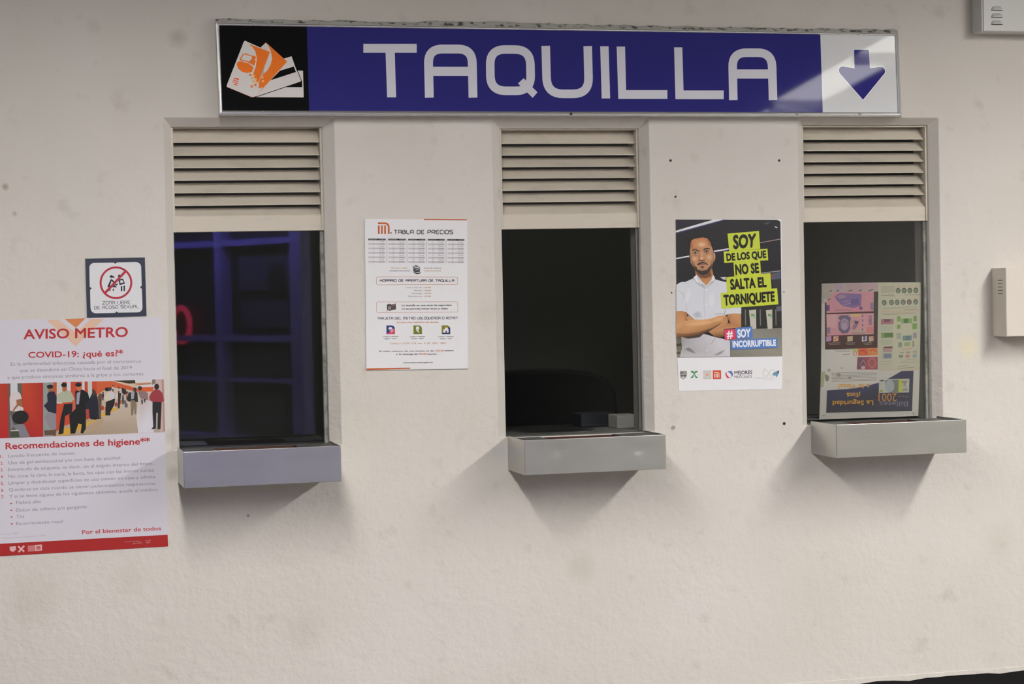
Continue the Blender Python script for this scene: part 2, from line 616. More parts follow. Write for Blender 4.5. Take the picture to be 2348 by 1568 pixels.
def build_wall():
    mb = MB()
    x_lo, x_hi, thick = -3.2, 8.0, .16
    zt = [w['OT'] for w in WIN]
    ztm = sum(zt)/3
    xs = [x_lo]+[v for w in WIN for v in (w['OL'], w['OR'])]+[x_hi]
    zs = [SKIRT, ZB, ztm, WALL_TOP]
    idx = {}
    for i, x in enumerate(xs):
        for j, z in enumerate(zs):
            idx[i, j] = len(mb.v); mb.v.append((x, 0, z))
    for i in range(len(xs)-1):
        for j in range(3):
            if i % 2 == 1 and j == 1:
                continue
            mb.f.append((idx[i, j], idx[i+1, j], idx[i+1, j+1], idx[i, j+1]))
    for n, w in enumerate(WIN):
        i = 1+2*n
        ring0 = [idx[i, 1], idx[i+1, 1], idx[i+1, 2], idx[i, 2]]
        k = len(mb.v)
        mb.v += [(w['IL'], RECESS, ZB), (w['IR'], RECESS, ZB), (w['IR'], RECESS, w['IT']), (w['IL'], RECESS, w['IT'])]
        mb.v += [(w['IL'], thick, ZB), (w['IR'], thick, ZB), (w['IR'], thick, w['IT']), (w['IL'], thick, w['IT'])]
        for a in range(4):
            b = (a+1) % 4
            mb.f.append((ring0[a], ring0[b], k+b, k+a))
            mb.f.append((k+a, k+b, k+4+b, k+4+a))
    # back face of the wall, with the same openings
    base = len(mb.v)
    xb = [x_lo]+[v for w in WIN for v in (w['IL'], w['IR'])]+[x_hi]
    itm = [w['IT'] for w in WIN]
    for i in range(len(xb)-1):
        x0, x1 = xb[i], xb[i+1]
        if i % 2 == 0:
            mb.add([(x0, thick, SKIRT), (x1, thick, SKIRT), (x1, thick, WALL_TOP), (x0, thick, WALL_TOP)], [(0, 1, 2, 3)])
        else:
            t = itm[i//2]
            mb.add([(x0, thick, SKIRT), (x1, thick, SKIRT), (x1, thick, ZB), (x0, thick, ZB)], [(0, 1, 2, 3)])
            mb.add([(x0, thick, t), (x1, thick, t), (x1, thick, WALL_TOP), (x0, thick, WALL_TOP)], [(0, 1, 2, 3)])
    # ragged lower plaster edge hanging over the skirting
    x = x_lo
    rnd = random.Random(3)
    lip = []
    while x < x_hi:
        lip.append((x, SKIRT-.004-rnd.random()*.004-(.006 if rnd.random() < .12 else 0)))
        x += .035+rnd.random()*.05
    front = [(a, -.004, b) for a, b in lip]+[(x_hi, -.004, SKIRT+.012), (x_lo, -.004, SKIRT+.012)]
    mb.prism(front, (0, .004, 0))
    me = mb.mesh('wall_front')
    o = link('wall_front', me, PLASTER, bevel=.012, seg=3)
    o['kind'] = 'structure'
    return o


build_wall()
tag(MB().box(-3.2, 8, .0, .16, 0, SKIRT).build('baseboard_front', BLACK), kind='structure')
tag(MB().box(-3.2, 8, -13, .16, -.1, 0).build('floor', FLOOR), kind='structure')
tag(MB().box(-3.2, 8, -13, 3.2, WALL_TOP, WALL_TOP+.1).build('ceiling', CEIL), kind='structure')
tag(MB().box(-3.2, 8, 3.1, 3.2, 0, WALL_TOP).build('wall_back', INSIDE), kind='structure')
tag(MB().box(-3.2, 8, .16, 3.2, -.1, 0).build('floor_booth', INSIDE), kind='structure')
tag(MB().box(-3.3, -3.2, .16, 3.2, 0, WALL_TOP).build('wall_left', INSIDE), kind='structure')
tag(MB().box(8, 8.1, -13, 3.2, 0, WALL_TOP).build('wall_right_bounce', HALL_BOUNCE), kind='structure')  # hall part is unseen, added to brighten the right tray's reflection


# ------------------------------------------------------------------ ceiling lights (two rows running away from the wall)
def ceiling_light(x, y, label, lit):
    L, W2 = 1.18, .16
    z = WALL_TOP
    t = empty('ceiling_light', (x, y, z), label, 'ceiling light', 'ceiling light rows')
    prof = [(-W2-.02, 0), (-W2-.02, -.06), (-W2, -.06), (-W2, -.01), (W2, -.01), (W2, -.06), (W2+.02, -.06), (W2+.02, 0)]
    MB().prism([(x+a, y-L/2, z+b) for a, b in prof], (0, L, 0)).box(x-W2-.02, x+W2+.02, y-L/2-.008, y-L/2, z-.115, z).box(x-W2-.02, x+W2+.02, y+L/2, y+L/2+.008, z-.115, z).build('housing', HOUSING, t)  # deep end plates added to cut the lamps' light on the upper wall
    pd = [(-W2, -.02), (-W2, -.052), (W2, -.052), (W2, -.02)]
    MB().prism([(x+a, y-L/2+.01, z+b) for a, b in pd], (0, L-.02, 0)).build('diffuser', lit, t)
    return t


LX = (U(230, -290).x, U(2750, -280).x)
ROWN = ('row over the left window', 'row right of the right window')
ORD = ['nearest the wall', 'second from the wall', 'third from the wall', 'fourth from the wall', 'fifth from the wall', 'sixth from the wall', 'seventh from the wall', 'farthest from the wall']
for r in (0, 1):
    for i in range(5 if r == 0 else 8):
        ceiling_light(LX[r], -2.35-1.2*i, 'white ceiling light, %s, %s' % (ROWN[r], ORD[i]), DIFFUSER[r])

BOOTH_FILL = mat('booth_fill_glow', (.8, .8, .8), .5, emit=(1, .97, .93), strength=3.0)  # added fill with no lamp seen there; lifts the black of the panes
for bx, w3 in ((1.0, 'left'), (2.4, 'middle'), (3.8, 'right')):
    t = empty('ceiling_light', (bx, 1.5, WALL_TOP), 'unseen fill light added inside the booth behind the %s ticket window' % w3, 'ceiling light', 'added fill lights inside the booth')
    MB().box(bx-.55, bx+.55, 1.35, 1.65, WALL_TOP-.06, WALL_TOP).build('housing', HOUSING, t)
    MB().box(bx-.53, bx+.53, 1.37, 1.63, WALL_TOP-.068, WALL_TOP-.06).build('diffuser', BOOTH_FILL, t)

# ------------------------------------------------------------------ louvres, glass and trays of the three ticket windows
GAPS = [[292, 327.8, 357.5, 385.6, 414.2, 442.8, 471.5, 494, 530.5],
        [297, 330.3, 357.0, 383.6, 409.6, 437.0, 463.6, 489.5, 524],
        [290, 321.0, 346.6, 372.2, 398.0, 423.8, 448.8, 474.5, 508]]
WHERE = ['left', 'middle', 'right']
WDESC = ['beside the red and white health notice', 'between the price list and the man poster', 'above the banknote leaflet']
for n, w in enumerate(WIN):
    x0, x1 = w['IL'], w['IR']
    zs = [U(w['cx'], g, .05).z for g in GAPS[n]]
    t = empty('louver_vent', (0.5*(x0+x1), .05, zs[-1]),
              'cream painted louvred vent over the %s ticket window, %s' % (WHERE[n], ['above the violet reflection', 'with the plain black glass below it', 'above the banknote leaflet'][n]),
              'vent', 'louvred vents over the ticket windows')
    fr = MB()
    fr.box(x0, x0+.008, .042, .12, zs[8], w['IT']-.001)
    fr.box(x1-.008, x1, .042, .12, zs[8], w['IT']-.001)
    fr.box(x0+.008, x1-.008, .042, .10, zs[0]-.002, w['IT']-.001)
    fr.build('frame', PAINT, t, bevel=.0015)
    for i in range(7):
        top = zs[i] - (.002 if i == 0 else .0045)
        bot = zs[i+1] + (.0045 if i < 6 else .001)
        y_t, y_b, th = .092, .052, .0025
        mb = MB()
        sl = [(x0+.009, y_t, top), (x0+.009, y_b, bot), (x0+.009, y_b+.0005, bot-.003), (x0+.009, y_b+th+.001, bot-.001), (x0+.009, y_t+th, top)]
        mb.prism(sl, (x1-x0-.018, 0, 0))
        mb.build('slat', PAINT, t)
    MB().box(x0+.004, x1-.004, .048, .062, zs[8], zs[7]-.0008).build('lower_board', PAINT, t, bevel=.002)
    # glass
    wn = empty('window_%d' % (n+1), (.5*(x0+x1), .07, ZB), kind='structure')
    MB().box(x0+.001, x1-.001, .068, .074, ZB+.002, zs[8]+.01).build('glass_pane', GLASS, wn)
    fm = MB()
    fm.box(x1-.013, x1-.001, .056, .067, ZB+.002, zs[8]-.001)
    fm.box(x0+.001, x0+.004, .060, .067, ZB+.002, zs[8]-.001)
    fm.build('frame', DARKSTEEL if n == 1 else CEMENT, wn, bevel=.001)
    # tray
    a, b, z0, z1 = w['tx0'], w['tx1'], w['tz0'], w['tz1']
    t = empty('counter_tray', (.5*(a+b), 0, z0),
              'stainless steel pay tray under the %s ticket window, %s' % (WHERE[n], ['tinted violet', 'with a dented front', 'with a banknote leaflet just above it'][n]),
              'tray', 'pay trays under the ticket windows')
    th = .003
    sh = MB()
    if n == 1:
        # the middle tray's front sheet carries two knocks
        gx, gz = 66, 18
        dents = [(.235, .66, .030, .0007), (.83, .60, .040, .0008), (.80, .56, .018, .0005)]

        def fy(u, v):
            d = 0
            for (du, dv, r, h) in dents:
                d += h*math.exp(-(((u-du)*(b-a))**2+((v-dv)*(z1-z0))**2)/(r*.6)**2)
            return TD+d
        vs = [(a+(b-a)*i/gx, fy(i/gx, j/gz), z0+(z1-z0)*j/gz) for i in range(gx+1) for j in range(gz+1)]
        fs = [(i*(gz+1)+j, (i+1)*(gz+1)+j, (i+1)*(gz+1)+j+1, i*(gz+1)+j+1) for i in range(gx) for j in range(gz)]
        rim = [i*(gz+1) for i in range(gx+1)]+[gx*(gz+1)+j for j in range(1, gz+1)]+[i*(gz+1)+gz for i in range(gx-1, -1, -1)]+[j for j in range(gz-1, 0, -1)]
        m0 = len(vs)
        vs += [(vs[k][0], TD+.006, vs[k][2]) for k in rim]
        fs += [(rim[k], rim[(k+1) % len(rim)], m0+(k+1) % len(rim), m0+k) for k in range(len(rim))]
        fs.append(tuple(range(m0, m0+len(rim))))
        sh.add(vs, fs)
    else:
        sh.box(a, b, TD, TD+th, z0, z1)
    sh.box(a, a+th, TD+th, -.0005, z0, z1)
    sh.box(b-th, b, TD+th, -.0005, z0, z1)
    sh.box(a+th, b-th, TD+th, -.0005, z0, z0+th)
    sh.build('shell', STEEL, t, bevel=.0022, seg=3)
    # counter sheet with a scoop cut through it
    hx0, hx1, hy0, hy1 = a+(b-a)*.23, a+(b-a)*.76, TD+.05, .03
    zc = z1-.011
    ct = MB()
    ct.box(a+th, hx0, TD+th, -.001, zc, zc+.003)
    ct.box(hx1, b-th, TD+th, -.001, zc, zc+.003)
    ct.box(hx0, hx1, TD+th, hy0, zc, zc+.003)
    ct.build('counter_sheet', DARKSTEEL, t)
    sc = MB()
    nn = 8
    prof = [(hy0+(-.001-hy0)*i/nn, zc-.05*math.sin(math.pi*i/nn)) for i in range(nn+1)]
    pr = [(hx0, y, z) for y, z in prof]
    q = len(sc.v)
    sc.add([(x, y, z) for x in (hx0, hx1) for y, z in prof], [(i, i+1, i+nn+2, i+nn+1) for i in range(nn)])
    sc.add(pr, [tuple(range(nn+1))])
    sc.add([(hx1, y, z) for _, y, z in pr], [tuple(range(nn+1))])
    sc.build('scoop', RUST, t)
    # inner ledge behind the glass line
    tag(MB().box(x0-.1, x1+.1, .165, .55, ZB-.03, ZB).build('trim_%d' % (n+1), LEDGE), kind='structure')
    tag(MB().box(x0, x1, .0005, .16, ZB-.002, ZB+.0015).build('trim_%d' % (n+4), DARKSTEEL), kind='structure')

# ================================================================== the long ticket-office sign
def build_sign():
    yb, yf = -.001, -.040

    def lean(p, off=0.0):
        # the sign leans back: its lower edge stands further out than its upper edge
        return -.031-.0175*(p[1]-(59+.0147*(p[0]-503)))/188.0+off
    OUT = [(492.5, 50), (2060.5, 75.5), (2068, 268), (501.5, 265)]
    INN = [(503, 59), (2053.5, 82), (2060, 257.5), (510.5, 253)]
    base = U(1280, 262, 0)
    t = empty('ticket_sign', base, 'long blue wall sign with silver frame and big white capitals above the three windows', 'sign')
    # four mitred frame rails with a sloping face
    for a in range(4):
        b = (a+1) % 4
        o0, o1, i0, i1 = OUT[a], OUT[b], INN[a], INN[b]
        vs, m_ = [], 9
        for (o, i) in ((o0, i0), (o1, i1)):
            vs.append(U(*o, yb))
            for j in range(7):
                f = j/6
                w_ = .5-.5*math.cos(math.pi*f)
                pt = (o[0]+(i[0]-o[0])*w_, o[1]+(i[1]-o[1])*w_)
                vs.append(U(*pt, lean(pt, -.001-.0075*math.sin(math.pi*f))))
            vs.append(U(*i, lean(i, .006)))
        fs = [(j, (j+1) % m_, (j+1) % m_+m_, j+m_) for j in range(m_)]+[tuple(range(m_)), tuple(range(2*m_-1, m_-1, -1))]
        MB().add(vs, fs).build('frame_rail', ALU, t, smooth=False)
    bk = MB()
    bk.add([U(p[0], p[1], lean(p, .001)) for p in INN]+[U(p[0], p[1], yb) for p in INN], [(0, 1, 2, 3), (4, 5, 6, 7), (0, 1, 5, 4), (1, 2, 6, 5), (2, 3, 7, 6), (3, 0, 4, 7)])
    bk.build('backing_box', BLACK, t)
    # printed acrylic face: black, blue and pale panels
    fa = Art(lean, step=2e-5, kk=2.0)
    split_a = ((703.5, 61.9), (709, 253.6))
    split_b = ((1881, 79.5), (1886.5, 257))
    fa.poly([INN[0], split_a[0], split_a[1], INN[3]], (14, 14, 15))
    fa.poly([split_a[0], split_b[0], split_b[1], split_a[1]], (35, 34, 88), lift=False)
    fa.poly([split_b[0], INN[1], INN[2], split_b[1]], (163, 164, 166), lift=False)
    fa.build('face_panel', ACRYLIC, t)
    # big rounded capitals
    la = Art(lambda p: lean(p, -.0002), step=1e-5, kk=2.0)
    W = (160, 160, 168)
    Z1, Z2 = zoom(470, 30, .34923), zoom(1290, 30, .34923)
    la.poly(Z1((1040, 202), (1390, 202), (1390, 260), (1040, 260)), W)
    la.poly(Z1((1186, 260), (1246, 260), (1255, 553), (1196, 553)), W, lift=False)

    def bigA(z, l0, r0, l1, r1, top, bot, st, c0, c1, rad):
        la.ribbon(arc_round(z((l1+st/2, bot), (l0+st/2, top+st/2), (r0-st/2, top+st/2), (r1-st/2, bot)), rad*.3492, n=8), st*.3492, W)
        la.poly(z((l0+st-12, c0), (r0-st+12, c0), (r0-st+14, c1), (l0+st-10, c1)), W)
    bigA(Z1, 1437, 1782, 1444, 1789, 207, 555, 58, 352, 412, 92)
    bigA(Z2, 1087, 1401, 1093, 1410, 232, 571, 56, 370, 430, 92)
    q = Z1((1900, 236.5), (2136, 238), (2139, 512), (1876, 510), (1872, 236))
    la.ribbon(arc_round(Z1((1871.5, 238), (2135, 240), (2140, 511), (1875, 510)), 100*.3492, closed=True, n=8), 56*.3492, W, closed=True)
    la.poly(Z1((2092, 428), (2183, 520), (2152, 556), (2055, 462)), W)
    la.ribbon(arc_round([Z1((2237, 215)), Z1((2246, 530)), Z2((173, 530)), Z2((165, 217))], 105*.3492, n=8), 56*.3492, W)
    la.poly(Z2((247, 218), (302, 218), (312, 560), (257, 560)), W)
    la.poly(Z2((355, 220), (410, 220), (417, 506), (688, 506), (688, 563), (366, 563)), W)
    la.poly(Z2((732, 225), (786, 225), (794, 508), (1058, 508), (1058, 565), (741, 565)), W)
    la.build('lettering', ACRYLIC, t)
    # arrow
    ar = Art(lambda p: lean(p, -.0002), step=2e-5, kk=2.0)
    Z4 = zoom(1800, 60, .14028)
    outline = [(1128, 385), (1372, 385), (1387, 690)]+[(1560, 663), (1598, 672), (1625, 700), (1636, 735), (1630, 765)]+[(1275, 1203)]+[(905, 780), (885, 745), (882, 705), (900, 670), (940, 655), (1136, 690)]
    ar.ribbon(Z4(outline), 3.2, (205, 205, 212), closed=True)
    ar.poly(Z4(outline), (34, 33, 92))
    ar.build('arrow', ACRYLIC, t)
    # fan of travel cards
    ca = Art(lambda p: lean(p, -.0002), step=2e-5, kk=2.0)
    Z = zoom(490, 50, .14033)
    PA, OR, DK = (166, 162, 160), (196, 92, 34), (14, 14, 15)
    ca.poly(Z((1370, 795), (1460, 800), (1470, 1235), (690, 1232), (720, 1215)), PA)
    ca.poly(Z((1180, 1068), (1420, 968), (1445, 970), (1447, 1068)), DK)
    ca.ribbon(Z((690, 1228), (1440, 975), (1270, 560)), 1.6, DK)
    ca.poly(Z((1150, 600), (1272, 563), (1420, 975), (690, 1222)), PA)
    ca.poly(Z((1080, 800), (1310, 730), (1345, 820), (930, 955)), DK)
    ca.poly(Z((770, 415), (850, 340), (880, 360), (1200, 650), (690, 1215), (630, 1235)), OR)
    ca.poly(Z((770, 415), (850, 342), (890, 385), (935, 490), (955, 600), (930, 700), (880, 790), (770, 890), (720, 1010), (640, 1235), (690, 1215), (800, 1080), (700, 1080)), PA)
    ca.poly(Z((905, 395), (1185, 650), (820, 1050), (750, 1090), (735, 1000), (775, 895), (880, 800), (935, 700), (957, 600), (940, 480)), OR)
    ca.poly(Z((490, 330), (510, 308), (920, 490), (650, 1215), (625, 1230), (215, 1065), (212, 1040)), PA)
    ca.poly(Z((560, 355), (920, 492), (730, 990), (690, 960), (640, 870), (690, 720), (705, 600), (680, 480), (630, 410)), OR)
    ca.ribbon(Z((215, 1062), (628, 1232), (655, 1218)), .7, (205, 120, 105))
    # the train on the card
    ca.poly(Z((425, 605), (480, 520), (520, 515), (630, 555), (680, 555), (690, 600), (665, 620), (690, 640), (660, 720), (560, 660), (430, 630)), OR)
    ca.poly(Z((450, 600), (495, 530), (620, 565), (625, 600), (580, 645), (460, 622)), PA)
    ca.poly(Z((430, 640), (510, 665), (570, 675), (650, 745), (625, 820), (540, 838), (460, 815), (400, 765), (375, 700), (385, 665)), OR)
    rnd = random.Random(5)
    for (sx, sy) in [(600, 865), (655, 880), (628, 920), (685, 935), (650, 975), (700, 985), (678, 1030), (620, 1055), (795, 910), (770, 960), (805, 970), (760, 1000), (800, 1020), (755, 1060), (725, 900), (735, 860)]:
        ca.poly(Z((sx-18, sy-18), (sx+20, sy-14), (sx+17, sy+19), (sx-20, sy+16)), OR if rnd.random() < .7 else (206, 140, 90), lift=False)
    for i in range(4):
        ca.ribbon(Z((325+0-i*0, 925+i*32), (412-i*8, 945+i*30)), 1.9, (188, 66, 34), lift=(i == 0))
    ca.ribbon(arc_round(Z((415, 936), (345, 915), (305, 1000)), 4), 1.2, (188, 66, 34), lift=False)
    ca.build('card_picture', ACRYLIC, t)
    # screw heads on the rails
    for (px, py, m) in [(582, 55.5, SCREW), (1297, 65.5, SCREW), (1967, 77, SCREW), (602.5, 258, SCREW), (1309, 261, HOLE), (1972, 262, SCREW), (1827, 262, SCREW)]:
        MB().disc(U(px, py, lean((px, py), -.0065)), .0048, -.0035, 12).build('screw', m, t)
    # cracked sealant along the top
    rnd = random.Random(11)
    top, bot = [], []
    n = 90
    for i in range(n+1):
        a = i/n
        x = 494+a*1564
        y = 49+a*25.5
        top.append((x, y-3.5-rnd.random()*3.5-(2.5 if .3 < a < .5 else 0)))
        bot.append((x, y+1.5))
    vs = [U(p[0], p[1], -.014) for p in top]+[U(p[0], p[1], -.031) for p in bot]+[U(p[0], p[1]-1, -.0005) for p in top]+[U(p[0], p[1], -.0005) for p in bot]
    m_ = n+1
    fs = [(i, i+1, i+1+m_, i+m_) for i in range(n)]+[(i+1, i, i+2*m_, i+1+2*m_) for i in range(n)]
    MB().add(vs, fs).build('sealant', SEAL, t)


build_sign()


# ================================================================== posters and notices
def logo_m(a, z, x0, y0, x1, y1, c, lift=True):
    """four-legged arch mark: an outer arch over three bars"""
    w, h = x1-x0, y1-y0
    t = w*.13
    def q(x, y): return z((x0+x*w, y0+y*h))
    s = math.hypot(q(1, 0)[0]-q(0, 0)[0], q(1, 0)[1]-q(0, 0)[1])
    a.ribbon(arc_round([q(0, .08), q(.93, .08), q(.93, 1)], s*.38, n=6), s*.145, c, lift=lift)
    for f in (.07, .34, .61):
        a.ribbon([q(f, .28), q(f, 1)], s*.145, c, lift=False)


def price_list():
    P = [(836.5, 501.5), (1071.5, 503), (1073, 845), (840.5, 848.5)]
    t = empty('price_list', U(956, 846), 'white printed price list with orange corner bars between left and middle windows', 'notice')
    sheet('board', P, -.0005, .005, (224, 223, 226), SATIN, t)
    y = -.0058
    z1, z2 = zoom(820, 490, .12118), zoom(820, 670, .12118)
    BK, OR, GR = (62, 60, 66), (188, 92, 40), (178, 174, 180)
    a = Art(y); a.poly(z1((1255, 97), (2070, 104), (2068, 126), (1256, 120)), OR)
    a.build('orange_bar', SATIN, t)
    a = Art(y); a.poly(z2((172, 1440), (995, 1425), (996, 1448), (174, 1472)), OR)
    a.build('orange_bar', SATIN, t)
    a = Art(y); logo_m(a, z1, 385, 162, 605, 380, OR)
    a.ellipse(*z1((632, 362)), 2.0, 2.0, (120, 118, 125)); a.build('logo', SATIN, t)
    a = Art(y); a.techno('TABLA DE PRECIOS', z1((690, 379)), z1((1800, 380)), 8.4, 1.7, BK)
    a.build('heading', SATIN, t)
    # five small tables
    a = Art(y)
    cols = [(200, 530, 470), (578, 908, 472), (957, 1282, 474), (1328, 1648, 476), (1698, 2020, 478)]
    for ci, (x0, x1, yt) in enumerate(cols):
        a.poly(z1((x0, yt), (x1, yt+2), (x1, yt+34), (x0, yt+32)), (40, 38, 42), lift=(ci == 0))
    for ci, (x0, x1, yt) in enumerate(cols):
        for r in range(1, 10, 2):
            yy = yt+38+r*42
            a.poly(z1((x0+3, yy+4), (x1-3, yy+5), (x1-3, yy+40), (x0+3, yy+39)), (196, 192, 197), lift=False)
        if ci < 4:
            xm = (x1+cols[ci+1][0])/2
            a.ribbon(z1((xm, yt), (xm+2, 930)), .7, (120, 118, 122), lift=False)
    a.lift()
    for ci, (x0, x1, yt) in enumerate(cols):
        a.text('CANTIDAD', z1((x0+12, yt+25)), z1((x0+165, yt+26)), 1.9, (190, 190, 190))
        a.text('COSTO', z1((x0+215, yt+26)), z1((x0+312, yt+27)), 1.9, (190, 190, 190))
        for r in range(10):
            k = ci*10+r+1
            yy = yt+38+r*42+32
            s = '%d.00' % (k*5)
            cx = x0+100
            hw = 3 if k == 1 else 7*len(str(k))
            a.text(str(k), z1((cx-hw, yy)), z1((cx+hw, yy)), 2.3, (95, 92, 100))
            a.text(s, z1((x0+300-18*len(s), yy)), z1((x0+300, yy)), 2.3, (95, 92, 100))
    a.build('price_table', SATIN, t)
    a = Art(y)
    OC = (176, 130, 60)
    a.text('Por favor utilice', z1((640, 1036)), z1((945, 1036)), 2.5, OC, .02, True)
    a.text('moneda fraccionaria', z1((600, 1088)), z1((990, 1088)), 2.5, BK, .02)
    a.text('Antes de retirarse', z1((1255, 1036)), z1((1585, 1036)), 2.5, BK, .02)
    a.text('revise su cambio', z1((1260, 1088)), z1((1580, 1088)), 2.5, OC, .02)
    for i, (cx, cy) in enumerate([(1125, 1095), (1115, 1062), (1120, 1030), (1110, 998)]):
        p = z1((cx, cy)); a.ellipse(p[0], p[1]+1, 8.2, 4.4, (50, 48, 52), .12); a.ellipse(p[0], p[1]-.6, 7.6, 3.6, (205, 203, 206) if i != 1 else (120, 118, 122), .12)
    p = z1((1110, 992)); a.ellipse(p[0], p[1], 4.4, 1.7, (90, 88, 92), .12)
    a.build('coin_note', SATIN, t)
    a = Art(y)
    a.ribbon(arc_round(z1((355, 1195), (1890, 1198), (1895, 1338), (358, 1345)), 3, True), .8, (190, 130, 95), True)
    a.techno('HORARIO DE APERTURA DE TAQUILLA', z1((425, 1284)), z1((1825, 1286)), 5.2, 1.25, BK)
    a.build('hours_heading', SATIN, t)
    a = Art(y); a.lift()
    for i, (l, h, x0) in enumerate([('Lunes a Viernes -', '05:00', 905), ('Sábado -', '06:00', 1065), ('Domingo -', '07:00', 1030), ('Días festivos -', '07:00', 962)]):
        yy = 1406+i*55.5
        a.text(l, z1((x0, yy)), z1((1245, yy)), 2.6, (85, 83, 90))
        a.text(h, z1((1268, yy)), z1((1390, yy)), 2.6, OC, .02)
    a.build('hours_text', SATIN, t)
    a = Art(y)
    a.ribbon(arc_round(z2((358, 182), (1892, 180), (1898, 376), (362, 382)), 3, True), .8, (190, 130, 95), True)
    a.poly(z2((553, 235), (600, 215), (640, 232), (722, 215), (728, 325), (660, 335), (600, 352), (556, 330)), (78, 76, 80))
    a.ellipse(*z2((605, 295)), 5.4, 5.4, (40, 38, 42)); a.ellipse(*z2((605, 297)), 3.9, 3.9, (165, 162, 160)); a.ellipse(*z2((607, 297)), 2.0, 2.0, (110, 105, 105))
    a.ribbon(z2((540, 360), (722, 208)), .9, (190, 110, 60))
    a.text('La taquilla es una zona de seguridad', z2((835, 262)), z2((1775, 256)), 3.3, (40, 38, 44), .025, True)
    a.text('no se permite tomar fotos y video', z2((835, 326)), z2((1712, 322)), 3.3, (40, 38, 44), .025)
    a.build('photo_ban_note', SATIN, t)
    a = Art(y)
    a.techno('TARJETA DEL METRO ¿BLOQUEADA O ROTA?', z2((372, 516)), z2((1888, 508)), 5.3, 1.0, BK)
    a.text('Acude a los módulos de tarjeta', z2((735, 584)), z2((1530, 576)), 3.3, (196, 122, 70), .02, True)
    a.build('card_heading', SATIN, t)
    for (x, c1, c2, pic) in [(545, (38, 62, 120), (205, 62, 92), 0), (1057, (112, 122, 40), (112, 122, 40), 1), (1592, (128, 124, 40), (36, 50, 105), 2)]:
        a = Art(y)
        yt = 628
        a.poly(arc_round(z2((x, yt+163), (x, yt), (x+162, yt), (x+162, yt+163)), 5)[:1]+z2((x, yt), (x+110, yt), (x+145, yt+18), (x+160, yt+50), (x+162, yt+163)), c1)
        wh = (222, 220, 222)
        if pic == 0:
            a.poly(z2((x, yt+163), (x+160, yt+50), (x+162, yt+163)), c2)
            a.ellipse(*z2((x+75, yt+55)), 4.6, 3.0, wh); a.poly(z2((x+18, yt+80), (x+70, yt+95), (x+140, yt+60), (x+125, yt+125), (x+90, yt+138), (x+60, yt+100)), (215, 150, 165))
        elif pic == 1:
            a.ellipse(*z2((x+78, yt+50)), 4.0, 4.2, wh); a.poly(z2((x+40, yt+85), (x+90, yt+85), (x+112, yt+145), (x+95, yt+135)), wh)
        else:
            a.poly(z2((x+120, yt+40), (x+158, yt+40), (x+162, yt+163), (x, yt+163), (x+10, yt+140), (x+130, yt+140)), c2)
            a.poly(z2((x+30, yt+135), (x+30, yt+80), (x+55, yt+72), (x+70, yt+40), (x+110, yt+40), (x+130, yt+80), (x+130, yt+135)), wh)
            a.poly(z2((x+72, yt+135), (x+72, yt+100), (x+95, yt+100), (x+95, yt+135)), c2)
        a.lift()
        a.text('LUNES A VIERNES', z2((x-68, yt+222)), z2((x+222, yt+218)), 2.1, (60, 58, 64), .02)
        a.text(['08:00 - 16:00', '07:00 - 18:00', '09:00 - 16:00'][pic], z2((x-30, yt+262)), z2((x+188, yt+256)), 2.1, (60, 58, 64), .02)
        a.build('station_icon', SATIN, t)
    a = Art(y)
    a.text('Teléfono: 5709-1133, ext. 5128, 1807, 1809', z2((605, 985)), z2((1668, 978)), 3.9, (186, 140, 88), 0, True)
    a.build('telephone_text', SATIN, t)
    a = Art(y)
    a.text('El saldo máximo de una tarjeta es de', z2((412, 1130)), z2((1440, 1120)), 3.3, BK, .015)
    a.text('120.00', z2((1465, 1120)), z2((1640, 1117)), 3.3, (212, 120, 90), .015)
    a.text('pesos', z2((1660, 1114)), z2((1815, 1112)), 3.0, BK, .015)
    a.text('y la recarga de', z2((728, 1184)), z2((1140, 1182)), 3.3, BK, .015)
    a.text('99.00', z2((1160, 1181)), z2((1310, 1180)), 3.3, (212, 120, 90), .015)
    a.text('pesos.', z2((1328, 1180)), z2((1502, 1178)), 3.0, BK, .015)
    a.build('balance_text', SATIN, t)
    a = Art(y)
    a.text('www.metro.cdmx.gob.mx', z2((860, 1345)), z2((1425, 1338)), 3.4, BK, .025)
    a.build('web_text', SATIN, t)


price_list()


